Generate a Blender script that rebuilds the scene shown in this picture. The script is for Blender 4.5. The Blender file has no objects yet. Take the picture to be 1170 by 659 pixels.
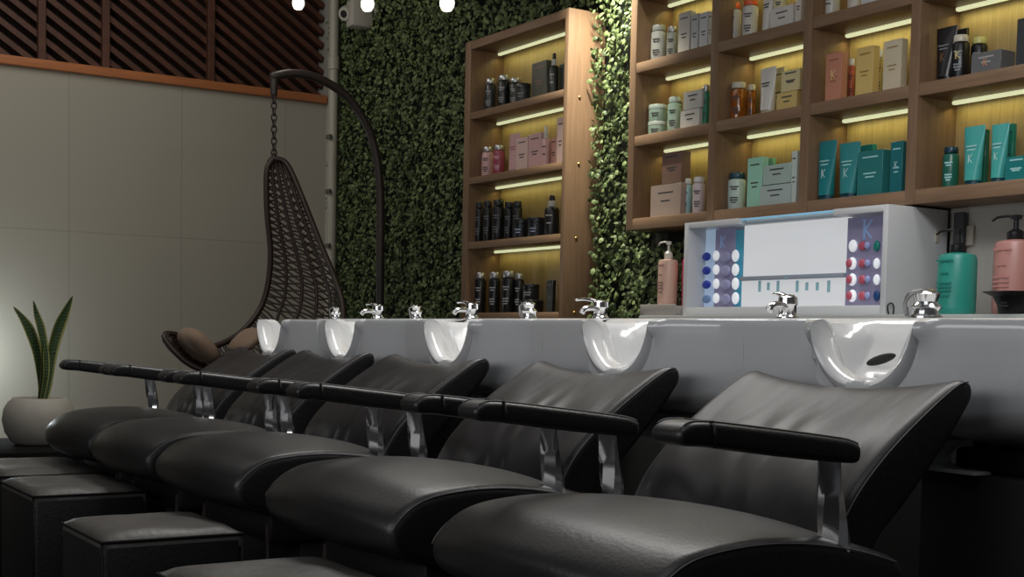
import bpy, bmesh, math, random
from mathutils import Vector, Matrix
random.seed(7)
PI = math.pi
C = bpy.context.scene.collection
H = 0.76                                   # camera height above the floor (m)

# ------------------------------------------------------------------ camera maths
F = 1507.77
YAW, PITCH, ROLL = math.radians(32.9), math.radians(-3.33), math.radians(1.2)
PX, PY = 585.0, 473.2
FW = Vector((-math.cos(YAW)*math.cos(PITCH), math.sin(YAW)*math.cos(PITCH), math.sin(PITCH)))
R0 = FW.cross(Vector((0, 0, 1))).normalized(); U0 = R0.cross(FW)
RR = R0*math.cos(ROLL) + U0*math.sin(ROLL); UU = -R0*math.sin(ROLL) + U0*math.cos(ROLL)
def ray(x, y): return FW + RR*((x-PX)/F) - UU*((y-PY)/F)
def onY(x, y, Y):
    d = ray(x, y); d = d*(Y/d.y); return Vector((d.x, d.y, d.z+H))
def onX(x, y, X):
    d = ray(x, y); d = d*(X/d.x); return Vector((d.x, d.y, d.z+H))

# ------------------------------------------------------------------ materials
MATS = {}
def mat(name, col, rough=0.5, metal=0.0, emit=0.0, ecol=None, coat=0.0, noise=0.0, nscale=8.0, bump=0.0, bscale=40.0,
        trans=0.0, wood=False, stretch=(1, 1, 1), spec=0.5):
    if name in MATS: return MATS[name]
    m = bpy.data.materials.new(name); m.use_nodes = True
    nt = m.node_tree; b = nt.nodes['Principled BSDF']
    col = tuple(((c/255)/12.92 if c/255 < .04045 else ((c/255+.055)/1.055)**2.4) for c in col) + (1,)
    b.inputs['Base Color'].default_value = col
    b.inputs['Roughness'].default_value = rough
    b.inputs['Metallic'].default_value = metal
    b.inputs['Specular IOR Level'].default_value = spec
    if coat: b.inputs['Coat Weight'].default_value = coat; b.inputs['Coat Roughness'].default_value = .06
    if trans: b.inputs['Transmission Weight'].default_value = trans
    if emit:
        e = ecol or (1, 1, 1)
        b.inputs['Emission Color'].default_value = (*e, 1); b.inputs['Emission Strength'].default_value = emit
    tc = nt.nodes.new('ShaderNodeTexCoord'); mp = nt.nodes.new('ShaderNodeMapping')
    mp.inputs['Scale'].default_value = stretch
    nt.links.new(tc.outputs['Object'], mp.inputs['Vector'])
    if noise:
        n = nt.nodes.new('ShaderNodeTexNoise'); n.inputs['Scale'].default_value = nscale; n.inputs['Detail'].default_value = 5
        if wood: n.inputs['Distortion'].default_value = 1.2
        nt.links.new(mp.outputs['Vector'], n.inputs['Vector'])
        r = nt.nodes.new('ShaderNodeValToRGB')
        r.color_ramp.elements[0].position = .3; r.color_ramp.elements[1].position = .7
        r.color_ramp.elements[0].color = tuple(c*(1-noise) for c in col[:3]) + (1,)
        r.color_ramp.elements[1].color = tuple(min(1, c*(1+noise)) for c in col[:3]) + (1,)
        nt.links.new(n.outputs['Fac'], r.inputs['Fac']); nt.links.new(r.outputs['Color'], b.inputs['Base Color'])
    if bump:
        n2 = nt.nodes.new('ShaderNodeTexNoise'); n2.inputs['Scale'].default_value = bscale; n2.inputs['Detail'].default_value = 3
        nt.links.new(mp.outputs['Vector'], n2.inputs['Vector'])
        bp = nt.nodes.new('ShaderNodeBump'); bp.inputs['Strength'].default_value = bump; bp.inputs['Distance'].default_value = .01
        nt.links.new(n2.outputs['Fac'], bp.inputs['Height']); nt.links.new(bp.outputs['Normal'], b.inputs['Normal'])
    MATS[name] = m
    return m

LEATHER = mat('black_leather', (30, 29, 29), .40, noise=.45, nscale=5, bump=.06, bscale=160, spec=.48)
LEATHER_W = mat('black_leather_creased', (28, 27, 28), .40, noise=.45, nscale=5, bump=.30, bscale=6, stretch=(2.2, .7, .7), spec=.36)
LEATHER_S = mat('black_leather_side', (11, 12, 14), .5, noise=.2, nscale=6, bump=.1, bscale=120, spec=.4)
LEATHER_O = mat('grey_leather_top', (60, 58, 55), .5, noise=.35, nscale=6, bump=.15, bscale=60, spec=.5)  # ottoman tops, greyer than their black sides
THREAD = mat('grey_thread', (88, 88, 90), .7)
CHROME = mat('chrome', (225, 225, 225), .16, 1.0)
STEEL = mat('brushed_steel', (150, 150, 150), .3, 1.0)
CERAM = mat('white_ceramic', (212, 213, 214), .16, coat=.4)
PANWHITE = mat('white_enamel', (170, 172, 170), .35)
BLACK = mat('black_plastic', (12, 12, 12), .5)
RUBBER = mat('dark_rubber', (20, 20, 20), .6)
PLINTH = mat('charcoal_laminate', (24, 25, 25), .6, noise=.15, nscale=10)
WOOD = mat('warm_oak_veneer', (124, 97, 74), .5, noise=.16, nscale=5, wood=True, stretch=(1.0, 14, 14))
WOODV = mat('warm_oak_veneer_upright', (124, 97, 74), .5, noise=.16, nscale=5, wood=True, stretch=(14, 14, 1.0))
WOODB = mat('oak_back_panel', (150, 128, 88), .5, noise=.16, nscale=5, wood=True, stretch=(16, 16, .8))
WOODR = mat('dark_slat_wood', (80, 46, 30), .6, noise=.3, nscale=6, wood=True, stretch=(8, 1.5, 1.5))
WOODBK = mat('dark_slat_backing', (34, 20, 13), .8)
TRIMW = mat('orange_timber', (176, 110, 66), .5, noise=.15, nscale=6, wood=True, stretch=(4, 1, 10))
LED = mat('led_diffuser', (240, 240, 200), .5, emit=.62, ecol=(.95, 1, .6))
FLOORM = mat('dark_floor', (22, 21, 20), .5, noise=.2, nscale=3)
PIPE = mat('cream_pipe', (165, 160, 146), .45)
RATTAN = mat('brown_rattan', (46, 31, 25), .5, noise=.25, nscale=30)
FRAMEB = mat('dark_brown_metal', (48, 40, 38), .45)
CUSH = mat('taupe_cushion', (140, 118, 100), .9, bump=.2, bscale=180)
POT = mat('ribbed_white_pot', (160, 155, 145), .6, noise=.06, nscale=20)
SOIL = mat('dark_soil', (35, 28, 22), .9)
KWHITE = mat('kiosk_white', (205, 206, 208), .35)

def leaf_mat(name, dark, light):
    m = bpy.data.materials.new(name); m.use_nodes = True
    nt = m.node_tree; b = nt.nodes['Principled BSDF']
    b.inputs['Roughness'].default_value = .5; b.inputs['Specular IOR Level'].default_value = .35
    g = nt.nodes.new('ShaderNodeNewGeometry'); r = nt.nodes.new('ShaderNodeValToRGB')
    r.color_ramp.elements[0].color = (*dark, 1); r.color_ramp.elements[1].color = (*light, 1)
    nt.links.new(g.outputs['Random Per Island'], r.inputs['Fac']); nt.links.new(r.outputs['Color'], b.inputs['Base Color'])
    return m
LEAF = leaf_mat('boxwood_leaf', (.028, .046, .014), (.17, .22, .085))

def snake_mat():
    m = bpy.data.materials.new('snake_leaf'); m.use_nodes = True
    nt = m.node_tree; b = nt.nodes['Principled BSDF']; b.inputs['Roughness'].default_value = .45
    tc = nt.nodes.new('ShaderNodeTexCoord'); w = nt.nodes.new('ShaderNodeTexWave'); w.bands_direction = 'Z'
    w.inputs['Scale'].default_value = 26; w.inputs['Distortion'].default_value = 6; w.inputs['Detail'].default_value = 2
    nt.links.new(tc.outputs['Object'], w.inputs['Vector'])
    r = nt.nodes.new('ShaderNodeValToRGB'); r.color_ramp.elements[0].color = (.018, .04, .014, 1); r.color_ramp.elements[1].color = (.07, .12, .045, 1)
    nt.links.new(w.outputs['Color'], r.inputs['Fac']); nt.links.new(r.outputs['Color'], b.inputs['Base Color'])
    return m
SNAKE = snake_mat(); SNAKE_E = mat('snake_leaf_margin', (150, 150, 84), .5)

def wall_mat():
    m = bpy.data.materials.new('panelled_plaster'); m.use_nodes = True
    nt = m.node_tree; b = nt.nodes['Principled BSDF']; b.inputs['Roughness'].default_value = .6
    tc = nt.nodes.new('ShaderNodeTexCoord'); sp = nt.nodes.new('ShaderNodeSeparateXYZ'); nt.links.new(tc.outputs['Object'], sp.inputs['Vector'])
    cb = nt.nodes.new('ShaderNodeCombineXYZ'); nt.links.new(sp.outputs['Y'], cb.inputs['X']); nt.links.new(sp.outputs['Z'], cb.inputs['Y'])
    br = nt.nodes.new('ShaderNodeTexBrick'); br.offset = 0; br.inputs['Scale'].default_value = 1
    br.inputs['Brick Width'].default_value = .62; br.inputs['Row Height'].default_value = 1.28
    br.inputs['Mortar Size'].default_value = .0035; br.inputs['Mortar Smooth'].default_value = .5
    br.inputs['Color1'].default_value = (.37, .345, .285, 1); br.inputs['Color2'].default_value = (.36, .335, .275, 1)
    br.inputs['Mortar'].default_value = (.29, .27, .22, 1)
    nt.links.new(cb.outputs['Vector'], br.inputs['Vector']); nt.links.new(br.outputs['Color'], b.inputs['Base Color'])
    return m
WALLG = wall_mat()
WALLW = mat('pale_grey_wall', (178, 174, 166), .5, noise=.04, nscale=4)

# ------------------------------------------------------------------ builders
def link(name, verts, faces, m, parent=None, smooth=False, loc=None):
    me = bpy.data.meshes.new(name); me.from_pydata([tuple(v) for v in verts], [], faces); me.update()
    if smooth:
        me.polygons.foreach_set('use_smooth', [True]*len(me.polygons))
    me.materials.append(m)
    o = bpy.data.objects.new(name, me); C.objects.link(o)
    if parent: o.parent = parent
    if loc: o.location = loc
    return o
def frombm(name, bm, m, parent=None, smooth=False):
    bmesh.ops.recalc_face_normals(bm, faces=bm.faces)
    me = bpy.data.meshes.new(name); bm.to_mesh(me); bm.free()
    if smooth: me.polygons.foreach_set('use_smooth', [True]*len(me.polygons))
    me.materials.append(m)
    o = bpy.data.objects.new(name, me); C.objects.link(o)
    if parent: o.parent = parent
    return o
def autosmooth(o, ang=40):
    me = o.data
    me.polygons.foreach_set('use_smooth', [True]*len(me.polygons))
    me.set_sharp_from_angle(angle=math.radians(ang))
    return o
def addbox(bm, x0, x1, y0, y1, z0, z1, bev=0.0, seg=2, M=None):
    r = bmesh.ops.create_cube(bm, size=1)
    vs = r['verts']
    for v in vs:
        v.co = Vector(((x0+x1)/2+v.co.x*(x1-x0), (y0+y1)/2+v.co.y*(y1-y0), (z0+z1)/2+v.co.z*(z1-z0)))
    if bev > 0:
        es = list({e for v in vs for e in v.link_edges})
        rr = bmesh.ops.bevel(bm, geom=es, offset=bev, segments=seg, profile=.5, affect='EDGES')
        vs = list({v for f in rr['faces'] for v in f.verts} | {v for v in vs if v.is_valid})
    if M is not None:
        bmesh.ops.transform(bm, matrix=M, verts=[v for v in vs if v.is_valid])
    return vs
def box(name, x0, x1, y0, y1, z0, z1, m, parent=None, bev=0.0, seg=2):
    bm = bmesh.new(); addbox(bm, x0, x1, y0, y1, z0, z1, bev, seg)
    return autosmooth(frombm(name, bm, m, parent))
def lathe_data(prof, n=24, cx=0, cy=0, sx=1, sy=1, z0=0):
    V, Fc = [], []
    for (r, z) in prof:
        for k in range(n):
            a = 2*PI*k/n; V.append((cx+r*sx*math.cos(a), cy+r*sy*math.sin(a), z0+z))
    for i in range(len(prof)-1):
        for k in range(n):
            a, b = i*n+k, i*n+(k+1) % n; Fc.append((a, b, b+n, a+n))
    if prof[0][0] > 1e-5: Fc.append(tuple(range(n))[::-1])
    if prof[-1][0] > 1e-5: Fc.append(tuple((len(prof)-1)*n+k for k in range(n)))
    return V, Fc
def lathe(name, prof, m, parent=None, n=24, cx=0, cy=0, sx=1, sy=1, z0=0, ang=40):
    V, Fc = lathe_data(prof, n, cx, cy, sx, sy, z0)
    return autosmooth(link(name, V, Fc, m, parent), ang)
def tube_data(pts, r, n=8, closed=False, base=0):
    pts = [Vector(p) for p in pts]; V, Fc = [], []
    N = len(pts); up = Vector((0, 0, 1)); prev = None
    for i, p in enumerate(pts):
        if closed: t = pts[(i+1) % N]-pts[i-1]
        else: t = pts[min(i+1, N-1)]-pts[max(i-1, 0)]
        t.normalize()
        if prev is None:
            a = t.cross(up)
            if a.length < .1: a = t.cross(Vector((1, 0, 0)))
        else: a = prev - t*prev.dot(t)
        a.normalize(); prev = a; b = t.cross(a)
        rr = r(i/(N-1)) if callable(r) else r
        for k in range(n):
            th = 2*PI*k/n; V.append(p+a*(rr*math.cos(th))+b*(rr*math.sin(th)))
    L = N if closed else N-1
    for i in range(L):
        for k in range(n):
            i2 = (i+1) % N
            Fc.append((base+i*n+k, base+i*n+(k+1) % n, base+i2*n+(k+1) % n, base+i2*n+k))
    if not closed:
        Fc.append(tuple(base+k for k in range(n))[::-1]); Fc.append(tuple(base+(N-1)*n+k for k in range(n)))
    return V, Fc
def tubes(name, lists, m, parent=None, n=8):
    V, Fc = [], []
    for pts, r, closed in lists:
        v, f = tube_data(pts, r, n, closed, len(V)); V += v; Fc += f
    return link(name, V, Fc, m, parent, True)
def crom(pts, k=8, closed=False):
    pts = [Vector(p) for p in pts]; N = len(pts); out = []
    L = N if closed else N-1
    for i in range(L):
        if closed: p0, p1, p2, p3 = pts[i-1], pts[i], pts[(i+1) % N], pts[(i+2) % N]
        else: p0, p1, p2, p3 = pts[max(i-1, 0)], pts[i], pts[i+1], pts[min(i+2, N-1)]
        for j in range(k):
            t = j/k
            out.append(.5*((2*p1)+(-p0+p2)*t+(2*p0-5*p1+4*p2-p3)*t*t+(-p0+3*p1-3*p2+p3)*t**3))
    if not closed: out.append(pts[-1])
    return out
def resample(pts, n):
    pts = [Vector(p) for p in pts]; d = [0]
    for a, b in zip(pts, pts[1:]): d.append(d[-1]+(b-a).length)
    out = []; j = 0
    for i in range(n):
        s = d[-1]*i/(n-1)
        while j < len(d)-2 and d[j+1] < s: j += 1
        t = (s-d[j])/max(1e-9, d[j+1]-d[j]); out.append(pts[j].lerp(pts[j+1], min(1, max(0, t))))
    return out
def loft(name, prof, hw, r, m, parent=None, crown=None, k=5, nx=16, hwf=None, rs=5, side=None):
    """closed (y,z) profile swept along x in [-hw,hw] with rounded ends; crown(t,y,z)->(dy,dz)"""
    P = crom([(0, a, b) for a, b in prof], k, True); n = len(P)
    cy = sum(p.y for p in P)/n; cz = sum(p.z for p in P)/n
    xs = []
    for i in range(rs+1):
        a = PI/2*i/rs; xs.append((-hw+r-r*math.cos(PI/2-a) if False else -hw+r*(1-math.sin(a)), r*(1-math.cos(PI/2-a)) if False else r*(1-math.sin(a)) if False else None))
    cols = []
    for i in range(rs+1):
        a = PI/2*i/rs; cols.append((-hw+r*(1-math.sin(a))*1.0, r*(1-math.cos(PI/2-a))))
    # a=0 : x=-hw+r ; want the order from outside to inside
    ends = []
    for i in range(rs+1):
        a = PI/2*i/rs
        ends.append((-hw+r*(1-math.cos(a)), r*(1-math.sin(a))))
    inner = [(-hw+r+(2*hw-2*r)*i/nx, 0) for i in range(1, nx)]
    cols = ends+inner+[(-x, s) for x, s in reversed(ends)]
    nrm = []
    for i in range(n):
        t = P[(i+1) % n]-P[i-1]; nn = Vector((0, t.z, -t.y)).normalized()
        nrm.append(nn)
    area = sum(P[i].y*P[(i+1) % n].z-P[(i+1) % n].y*P[i].z for i in range(n))
    sg = -1 if area > 0 else 1
    V, Fc = [], []
    for x, s in cols:
        t = x/hw
        for i in range(n):
            q = P[i]+nrm[i]*(sg*s)
            dy, dz = crown(t, P[i].y, P[i].z) if crown else (0, 0)
            V.append((x*(hwf(P[i].y, P[i].z) if hwf else 1), q.y+dy, q.z+dz))
    for c in range(len(cols)-1):
        for i in range(n):
            a, b = c*n+i, c*n+(i+1) % n; Fc.append((a, a+n, b+n, b))
    Fc.append(tuple(range(n))); Fc.append(tuple((len(cols)-1)*n+i for i in range(n))[::-1])
    bm = bmesh.new(); bv = [bm.verts.new(v) for v in V]
    nc = len(cols)
    for q_, f in enumerate(Fc):
        ff = bm.faces.new([bv[i] for i in f])
        c_ = q_//n
        if side and (c_ < 2 or c_ >= nc-3): ff.material_index = 1
    bmesh.ops.triangulate(bm, faces=[f for f in bm.faces if len(f.verts) > 4])
    o = frombm(name, bm, m, parent)
    if side: o.data.materials.append(side)
    return autosmooth(o, 50)

def tag(o, label, cat, group=None, kind=None):
    o['label'] = label; o['category'] = cat
    if group: o['group'] = group
    if kind: o['kind'] = kind
    return o
def thing(name, label, cat, loc=(0, 0, 0), group=None):
    o = bpy.data.objects.new(name, None); C.objects.link(o); o.location = loc; o.empty_display_size = .05
    return tag(o, label, cat, group)
def structure(o): o['kind'] = 'structure'; return o
def dup(root, loc, label, scale=None):
    def cp(o, par):
        c = o.copy(); C.objects.link(c)
        if par: c.parent = par
        for ch in o.children: cp(ch, c)
        return c
    r = cp(root, None); r.location = loc; r['label'] = label
    if scale: r.scale = scale
    return r

# ================================================================== SETTING
structure(box('floor', -7.6, 3.0, -3.0, 3.6, -.05, 0, FLOORM))
structure(box('wall_left', -7.42, -7.30, -3.0, 3.45, 0, 2.135, WALLG))
structure(box('wall_back', -7.42, 3.0, 3.36, 3.48, 0, 3.2, WALLW))
# timber rail over the left wall
structure(box('trim_1', -7.32, -7.262, -3.0, 3.35, 2.122, 2.168, TRIMW, bev=.004))
# diagonal slat screen above the rail (fixed to the wall: part of the room)
bk = structure(box('wall_left_upper', -7.46, -7.42, -3.0, 3.45, 2.135, 3.3, WOODBK))
SL = .66
bm = bmesh.new()
def slat(y_at, z0=2.17, z1=3.25, y0=.3, y1=3.35):
    # line through (y_at,z0) rising to smaller y ; clipped to y range
    c = y_at
    ya, za = c, z0
    if ya > y1: za = z0+(ya-y1)*SL; ya = y1
    zb = z1; yb = c-(zb-z0)/SL
    if yb < y0: yb = y0; zb = z0+(c-yb)*SL
    if za >= zb-.05: return
    L = math.hypot(yb-ya, zb-za); ang = math.atan2(zb-za, yb-ya)
    M = Matrix.Translation(((-7.355), (ya+yb)/2, (za+zb)/2)) @ Matrix.Rotation(ang, 4, 'X')
    addbox(bm, -.02, .02, -L/2, L/2, -.015, .015, M=M)
y = .5
while y < 5.2:
    slat(y); y += .118
sl = structure(frombm('trim_2', bm, WOODR, bk))
bm = bmesh.new()
for px in (47, 120, 240):
    yy = onX(px, 60, -7.33).y
    addbox(bm, -7.35, -7.305, yy-.02, yy+.02, 2.165, 3.25, .003)
structure(frombm('trim_3', bm, WOODR, bk))

# pale panel behind the back counter on the right
structure(box('wall_back_panel', -2.66, -1.3, 3.285, 3.33, .3, 1.30, WALLW))

# corner pipe
pt = thing('wall_pipe', 'pale vertical pipe running up the corner between grey wall and green hedge wall', 'pipe', (onY(379.5, 200, 3.17).x, 3.17, 0))
Vt, Ft = lathe_data([(.027, 0), (.027, 2.22), (.033, 2.225), (.033, 2.29), (.027, 2.295), (.027, 3.2)], 20)
autosmooth(link('pipe_run', Vt, Ft, PIPE, pt))
for z in (1.25, 1.55, 1.85):
    box('pipe_clip', -.012, .04, -.036, -.022, z-.012, z+.012, STEEL, pt, .002)

# ------------------------------------------------------------------ hedge (boxwood wall)
def hedge():
    rects = [(-6.93, -5.26, .35, 2.85, .024, 23000), (-5.26, -4.42, 2.10, 2.85, .026, 2900), (-4.42, -3.72, .35, 2.85, .026, 9000)]
    V, Fc = [], []
    for (x0, x1, z0, z1, s, n) in rects:
        for _ in range(n):
            x = random.uniform(x0, x1); z = random.uniform(z0, z1)
            if x > -4.06 and z > 1.13: continue
            if -5.27 < x < -4.40 and z < 2.12: continue
            lump = .5+.5*math.sin(x*23+math.sin(z*17)*1.7)*math.sin(z*21+math.sin(x*13)*1.9)
            yb = 3.255-lump*.035-random.random()**1.5*.035
            sz = s*random.uniform(.7, 1.15)
            az = random.uniform(0, 2*PI)
            d = Vector((math.cos(az), -random.uniform(.1, .9), math.sin(az)*.9-.25)).normalized()
            side = d.cross(Vector((random.uniform(-.6, .6), -1, random.uniform(-.6, .6)))).normalized()
            nrm = side.cross(d)
            p = Vector((x, yb, z)); b = len(V)
            w = sz*.36
            dark = 1
            V += [p, p+d*sz*.35+side*w, p+d*sz*.8+side*w*.7, p+d*sz+nrm*sz*-.08, p+d*sz*.8-side*w*.7, p+d*sz*.35-side*w, p+d*sz*.5+nrm*sz*.08]
            c = b+6
            Fc += [(b, b+1, c), (b+1, b+2, c), (b+2, b+3, c), (b+3, b+4, c), (b+4, b+5, c), (b+5, b, c)]
    return V, Fc
hd = tag(link('artificial_hedge', *hedge(), LEAF), 'green artificial boxwood hedge covering the back wall behind the shelves', 'hedge', kind='stuff')
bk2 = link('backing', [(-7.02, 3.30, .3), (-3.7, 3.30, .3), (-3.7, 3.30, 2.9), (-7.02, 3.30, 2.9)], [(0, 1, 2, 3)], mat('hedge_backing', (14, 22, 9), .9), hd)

# ================================================================== SHELF UNITS
YF, YB = 3.1, 3.285
T = .037
# free-standing tall cabinet
cab = thing('display_cabinet', 'tall narrow oak display cabinet with four lit shelves in the hedge wall', 'cabinet', (-4.84, YF, 0))
def P0(name, x0, x1, y0, y1, z0, z1, m, root, bev=.0015):
    l = root.location
    return box(name, x0-l.x, x1-l.x, y0-l.y, y1-l.y, z0-l.z, z1-l.z, m, root, bev)
cz = [1.294, .980, .689, .397, .077]
TC = .031
CX0, CX1 = -5.245, -4.43
P0('side_panel', CX0, CX0+.050, YF, YB, .05+H, 1.332+H, WOODV, cab)
P0('side_panel', CX1-.026, CX1, YF, YB, .05+H, 1.332+H, WOODV, cab)
P0('back_panel', CX0+.050, CX1-.026, YB-.012, YB, .05+H, 1.33+H, WOODB, cab)
for i, z in enumerate(cz):
    P0('top_panel' if i == 0 else 'shelf', CX0+.050, CX1-.026, YF+.001, YB-.012, z+H, z+(T if i == 0 else TC)+H, WOOD, cab)
def led(root, x0, x1, z):
    l = root.location
    s = box('light_strip', x0-l.x, x1-l.x, 3.234-l.y, 3.250-l.y, z-.012+H-l.z, z-.001+H-l.z, LED, root, .003)
    s['label'] = 'glowing warm light strip'
    La = bpy.data.lights.new('shelf_light', 'AREA'); La.shape = 'RECTANGLE'; La.size = x1-x0; La.size_y = .02
    La.energy = .20; La.color = (1, .93, .34)
    lo = bpy.data.objects.new('shelf_light', La); C.objects.link(lo); lo.location = ((x0+x1)/2, 3.235, z-.022+H)
    lo.rotation_euler = (math.radians(18), 0, 0)
for i in range(4):
    led(cab, CX0+.062, CX1-.034, cz[i])
for (px, py) in ((656, 111), (655, 187), (652, 272), (650, 357)):
    p = onX(px+6, py, CX1)
    l = cab.location
    V_, F_ = lathe_data([(.0001, 0), (.006, .0), (.006, .003), (.0001, .004)], 10)
    o = link('screw_cap', [(v[2], v[0], v[1]) for v in V_], F_, mat('brass_cap', (200, 160, 90), .3, .8), cab, True)
    o.location = (CX1-l.x, p.y-l.y, p.z-l.z)

# big wall-hung grid of shelves
big = thing('wall_shelf_unit', 'wide wall-hung oak grid shelving with lit compartments above the white kiosk', 'shelf', (-3.1, YF, 0))
bx = [-4.022, -3.563, -3.117, -2.681, -2.245]
bxw = [.037, .038, .039, .037, .037]
bz = [.4205, .7285, 1.0013, 1.275, 1.55]
for i in range(5):
    P0('upright', bx[i], bx[i]+bxw[i], YF, YB, .4155+H, 1.60+H, WOODV, big)
P0('back_panel', bx[0]+.037, bx[4], YB-.012, YB, .42+H, 1.60+H, WOODB, big)
for j, z in enumerate(bz):
    for i in range(4):
        P0('shelf', bx[i]+bxw[i], bx[i+1], YF+.0015, YB-.012, z-(.005 if j == 0 else 0)+H, z+T+H, WOOD, big)
for j in range(1, 5):
    for i in range(4):
        if j == 4 and i > 1: continue
        led(big, bx[i]+bxw[i]+.012, bx[i+1]-.008, bz[j])

# ================================================================== PRODUCTS
PC = {}
def pm(c, rough=.35, metal=0.):
    k = (c, rough, metal)
    if k not in PC: PC[k] = mat('product_%d_%d_%d' % c + ('_m' if metal else '') + '_%d' % int(rough*100), c, rough, metal)
    return PC[k]
def letterK(name, parent, cx, y, cz_, h, m, t=.0016):
    """an upper-case K standing in the xz plane, facing -y"""
    bm = bmesh.new(); w = h*.10
    addbox(bm, -h*.30, -h*.30+w, -t, 0, -h/2, h/2)
    for zz in (-h/2, h/2-h*.05):
        addbox(bm, -h*.37, -h*.30+w+h*.07, -t, 0, zz, zz+h*.05)
    for sgn in (1, -1):
        ang = math.atan2(h*.5*sgn, h*.46); L = math.hypot(h*.5, h*.46)
        M = Matrix.Translation((h*.03, 0, sgn*h*.24)) @ Matrix.Rotation(-ang, 4, 'Y')
        addbox(bm, -L/2+.002*0, L/2*.9, -t, 0, -w*.45, w*.45, M=M)
    o = frombm(name, bm, m, parent); o.location = (cx, y, cz_)
    return o
def bars(name, parent, cx, y, zs, w, m, t=.0008, hh=.0022):
    bm = bmesh.new()
    for (z, ww) in zs: addbox(bm, cx-w*ww/2, cx+w*ww/2, y-t, y, z-hh, z+hh)
    return frombm(name, bm, m, parent)

def product(kind, x0, x1, yt, shelfz, col, cap, label, Y=3.155, group=None, depth=None, text=None, textcol=(60, 60, 60), K=None, zb=None):
    """px bounds of what shows -> a product of real size standing on a shelf"""
    xm = (x0+x1)/2
    a, b = onY(x0, yt, Y), onY(x1, yt, Y); top = onY(xm, yt, Y).z
    W = b.x-a.x; base = shelfz if zb is None else zb; Hh = top-base
    cx = (a.x+b.x)/2
    body = pm(col, .3); cm = pm(cap, .3, .8 if cap == SILVER else 0) if cap else None
    tm = pm(textcol, .5)
    # object turned slightly to face the room; width seen is oblique so narrow it for round things
    if kind in ('bottle', 'spray', 'pump', 'jar', 'amber'):
        bb = math.atan2(Y, -cx); r = W*.5*math.sin(bb)*(1.15 if cx < -4.3 else 1.04); cx = onY(xm, yt, Y+r).x
        nm = {'bottle': 'shampoo_bottle', 'spray': 'spray_bottle', 'pump': 'pump_bottle', 'jar': 'cream_jar', 'amber': 'amber_bottle'}[kind]
        cat = 'jar' if kind == 'jar' else 'bottle'
        t = thing(nm, label, cat, (cx, Y+r, base), group); t.rotation_euler = (0, 0, (PI/2-bb)*.6)
        if kind == 'jar':
            hc = Hh*.28
            lathe('body', [(.0001, 0), (r*.93, 0), (r*.97, .004), (r*.97, Hh-hc), (r*.9, Hh-hc+.001)], body, t)
            lathe('lid', [(r*.99, Hh-hc+.001), (r, Hh-hc+.003), (r, Hh-.003), (r*.96, Hh), (.0001, Hh)], cm, t)
            bars('printed_text', t, 0, -r*.975, [(Hh*.45, .8), (Hh*.3, .6)], r, tm)
        elif kind in ('bottle', 'amber'):
            hc = Hh*.16; rc = r*.86
            bmt = body if kind == 'bottle' else mat('amber_glass', (140, 78, 20), .12, coat=.5, noise=.5, nscale=60)
            lathe('body', [(.0001, 0), (r*.9, 0), (r*.96, .004), (r, Hh*.3), (r*.99, Hh-hc-r*.35), (r*.93, Hh-hc-r*.12), (r*.7, Hh-hc), (r*.6, Hh-hc+.002)], bmt, t)
            lathe('cap', [(rc*.97, Hh-hc+.0015), (rc, Hh-hc+.003), (rc, Hh-.004), (rc*.92, Hh), (.0001, Hh)], cm, t)
            bars('printed_text', t, 0, -r*1.0, [(Hh*.62, 1), (Hh*.56, .7), (Hh*.34, .9), (Hh*.28, .9), (Hh*.22, .6)], r, tm)
            if K: letterK('logo_letter', t, 0, -r*1.0, Hh*.55, r*.9, pm(K, .3))
        elif kind == 'spray':
            hb = Hh*.72
            lathe('body', [(.0001, 0), (r*.95, 0), (r, .004), (r, hb-r*.5), (r*.85, hb-r*.15), (r*.5, hb)], body, t)
            lathe('collar', [(r*.5, hb-.0005), (r*.55, hb+.002), (r*.5, hb+Hh*.13), (r*.4, hb+Hh*.14)], pm((200, 200, 196), .3), t)
            lathe('nozzle', [(r*.36, hb+Hh*.13), (r*.4, hb+Hh*.16), (r*.34, Hh-.003), (r*.2, Hh), (.0001, Hh)], cm, t)
            bars('printed_text', t, 0, -r*1.0, [(hb*.7, .9), (hb*.45, .7)], r, tm)
        return t
    if kind == 'tube':
        t = thing('cream_tube', label, 'tube', (cx, Y+.022, base), group)
        hc = Hh*.09; w = W/2; dpt = .02
        lathe('cap', [(.0001, 0), (w*.66, 0), (w*.7, .003), (w*.68, hc)], cm, t, sy=dpt/(w*.7)*.9)
        V, Fc = [], []; N = 20; L = 10
        for i in range(L+1):
            f = i/L; z = hc*.98+(Hh-hc)*f
            ww = w*(.68+.30*min(1, f*1.15)); dd = dpt*(1-f)**.8+.0016
            for k in range(N):
                a_ = 2*PI*k/N; ca, sa = math.cos(a_), math.sin(a_)
                V.append((ww*math.copysign(abs(ca)**.75, ca), dd*sa, z))
        for i in range(L):
            for k in range(N):
                q, s_ = i*N+k, i*N+(k+1) % N; Fc.append((q, s_, s_+N, q+N))
        Fc.append(tuple(range(N))[::-1]); Fc.append(tuple(L*N+k for k in range(N)))
        autosmooth(link('body', V, Fc, body, t), 50)
        bars('printed_text', t, 0, -dpt*.60, [(Hh*.66, 1), (Hh*.60, .8)], w, tm)
        if K: letterK('logo_letter', t, 0, -dpt*.72, Hh*.45, w*.7, pm(K, .3))
        return t
    if kind == 'box':
        d = (depth or W*.9)*.55
        t = thing('product_box', label, 'box', (cx, Y, base), group)
        box('carton', -W/2, W/2, 0, d, 0, Hh, body, t, .001, 1)
        bars('printed_text', t, 0, 0, [(Hh*.86, .6), (Hh*.5, .5), (Hh*.42, .35)] if Hh > W*.7 else [(Hh*.75, .5), (Hh*.5, .3)], W, tm)
        if K: letterK('logo_letter', t, 0, -.0003, Hh*(.56 if Hh > W else .5), min(W, Hh)*.42, pm(K, .3))
        return t
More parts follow.
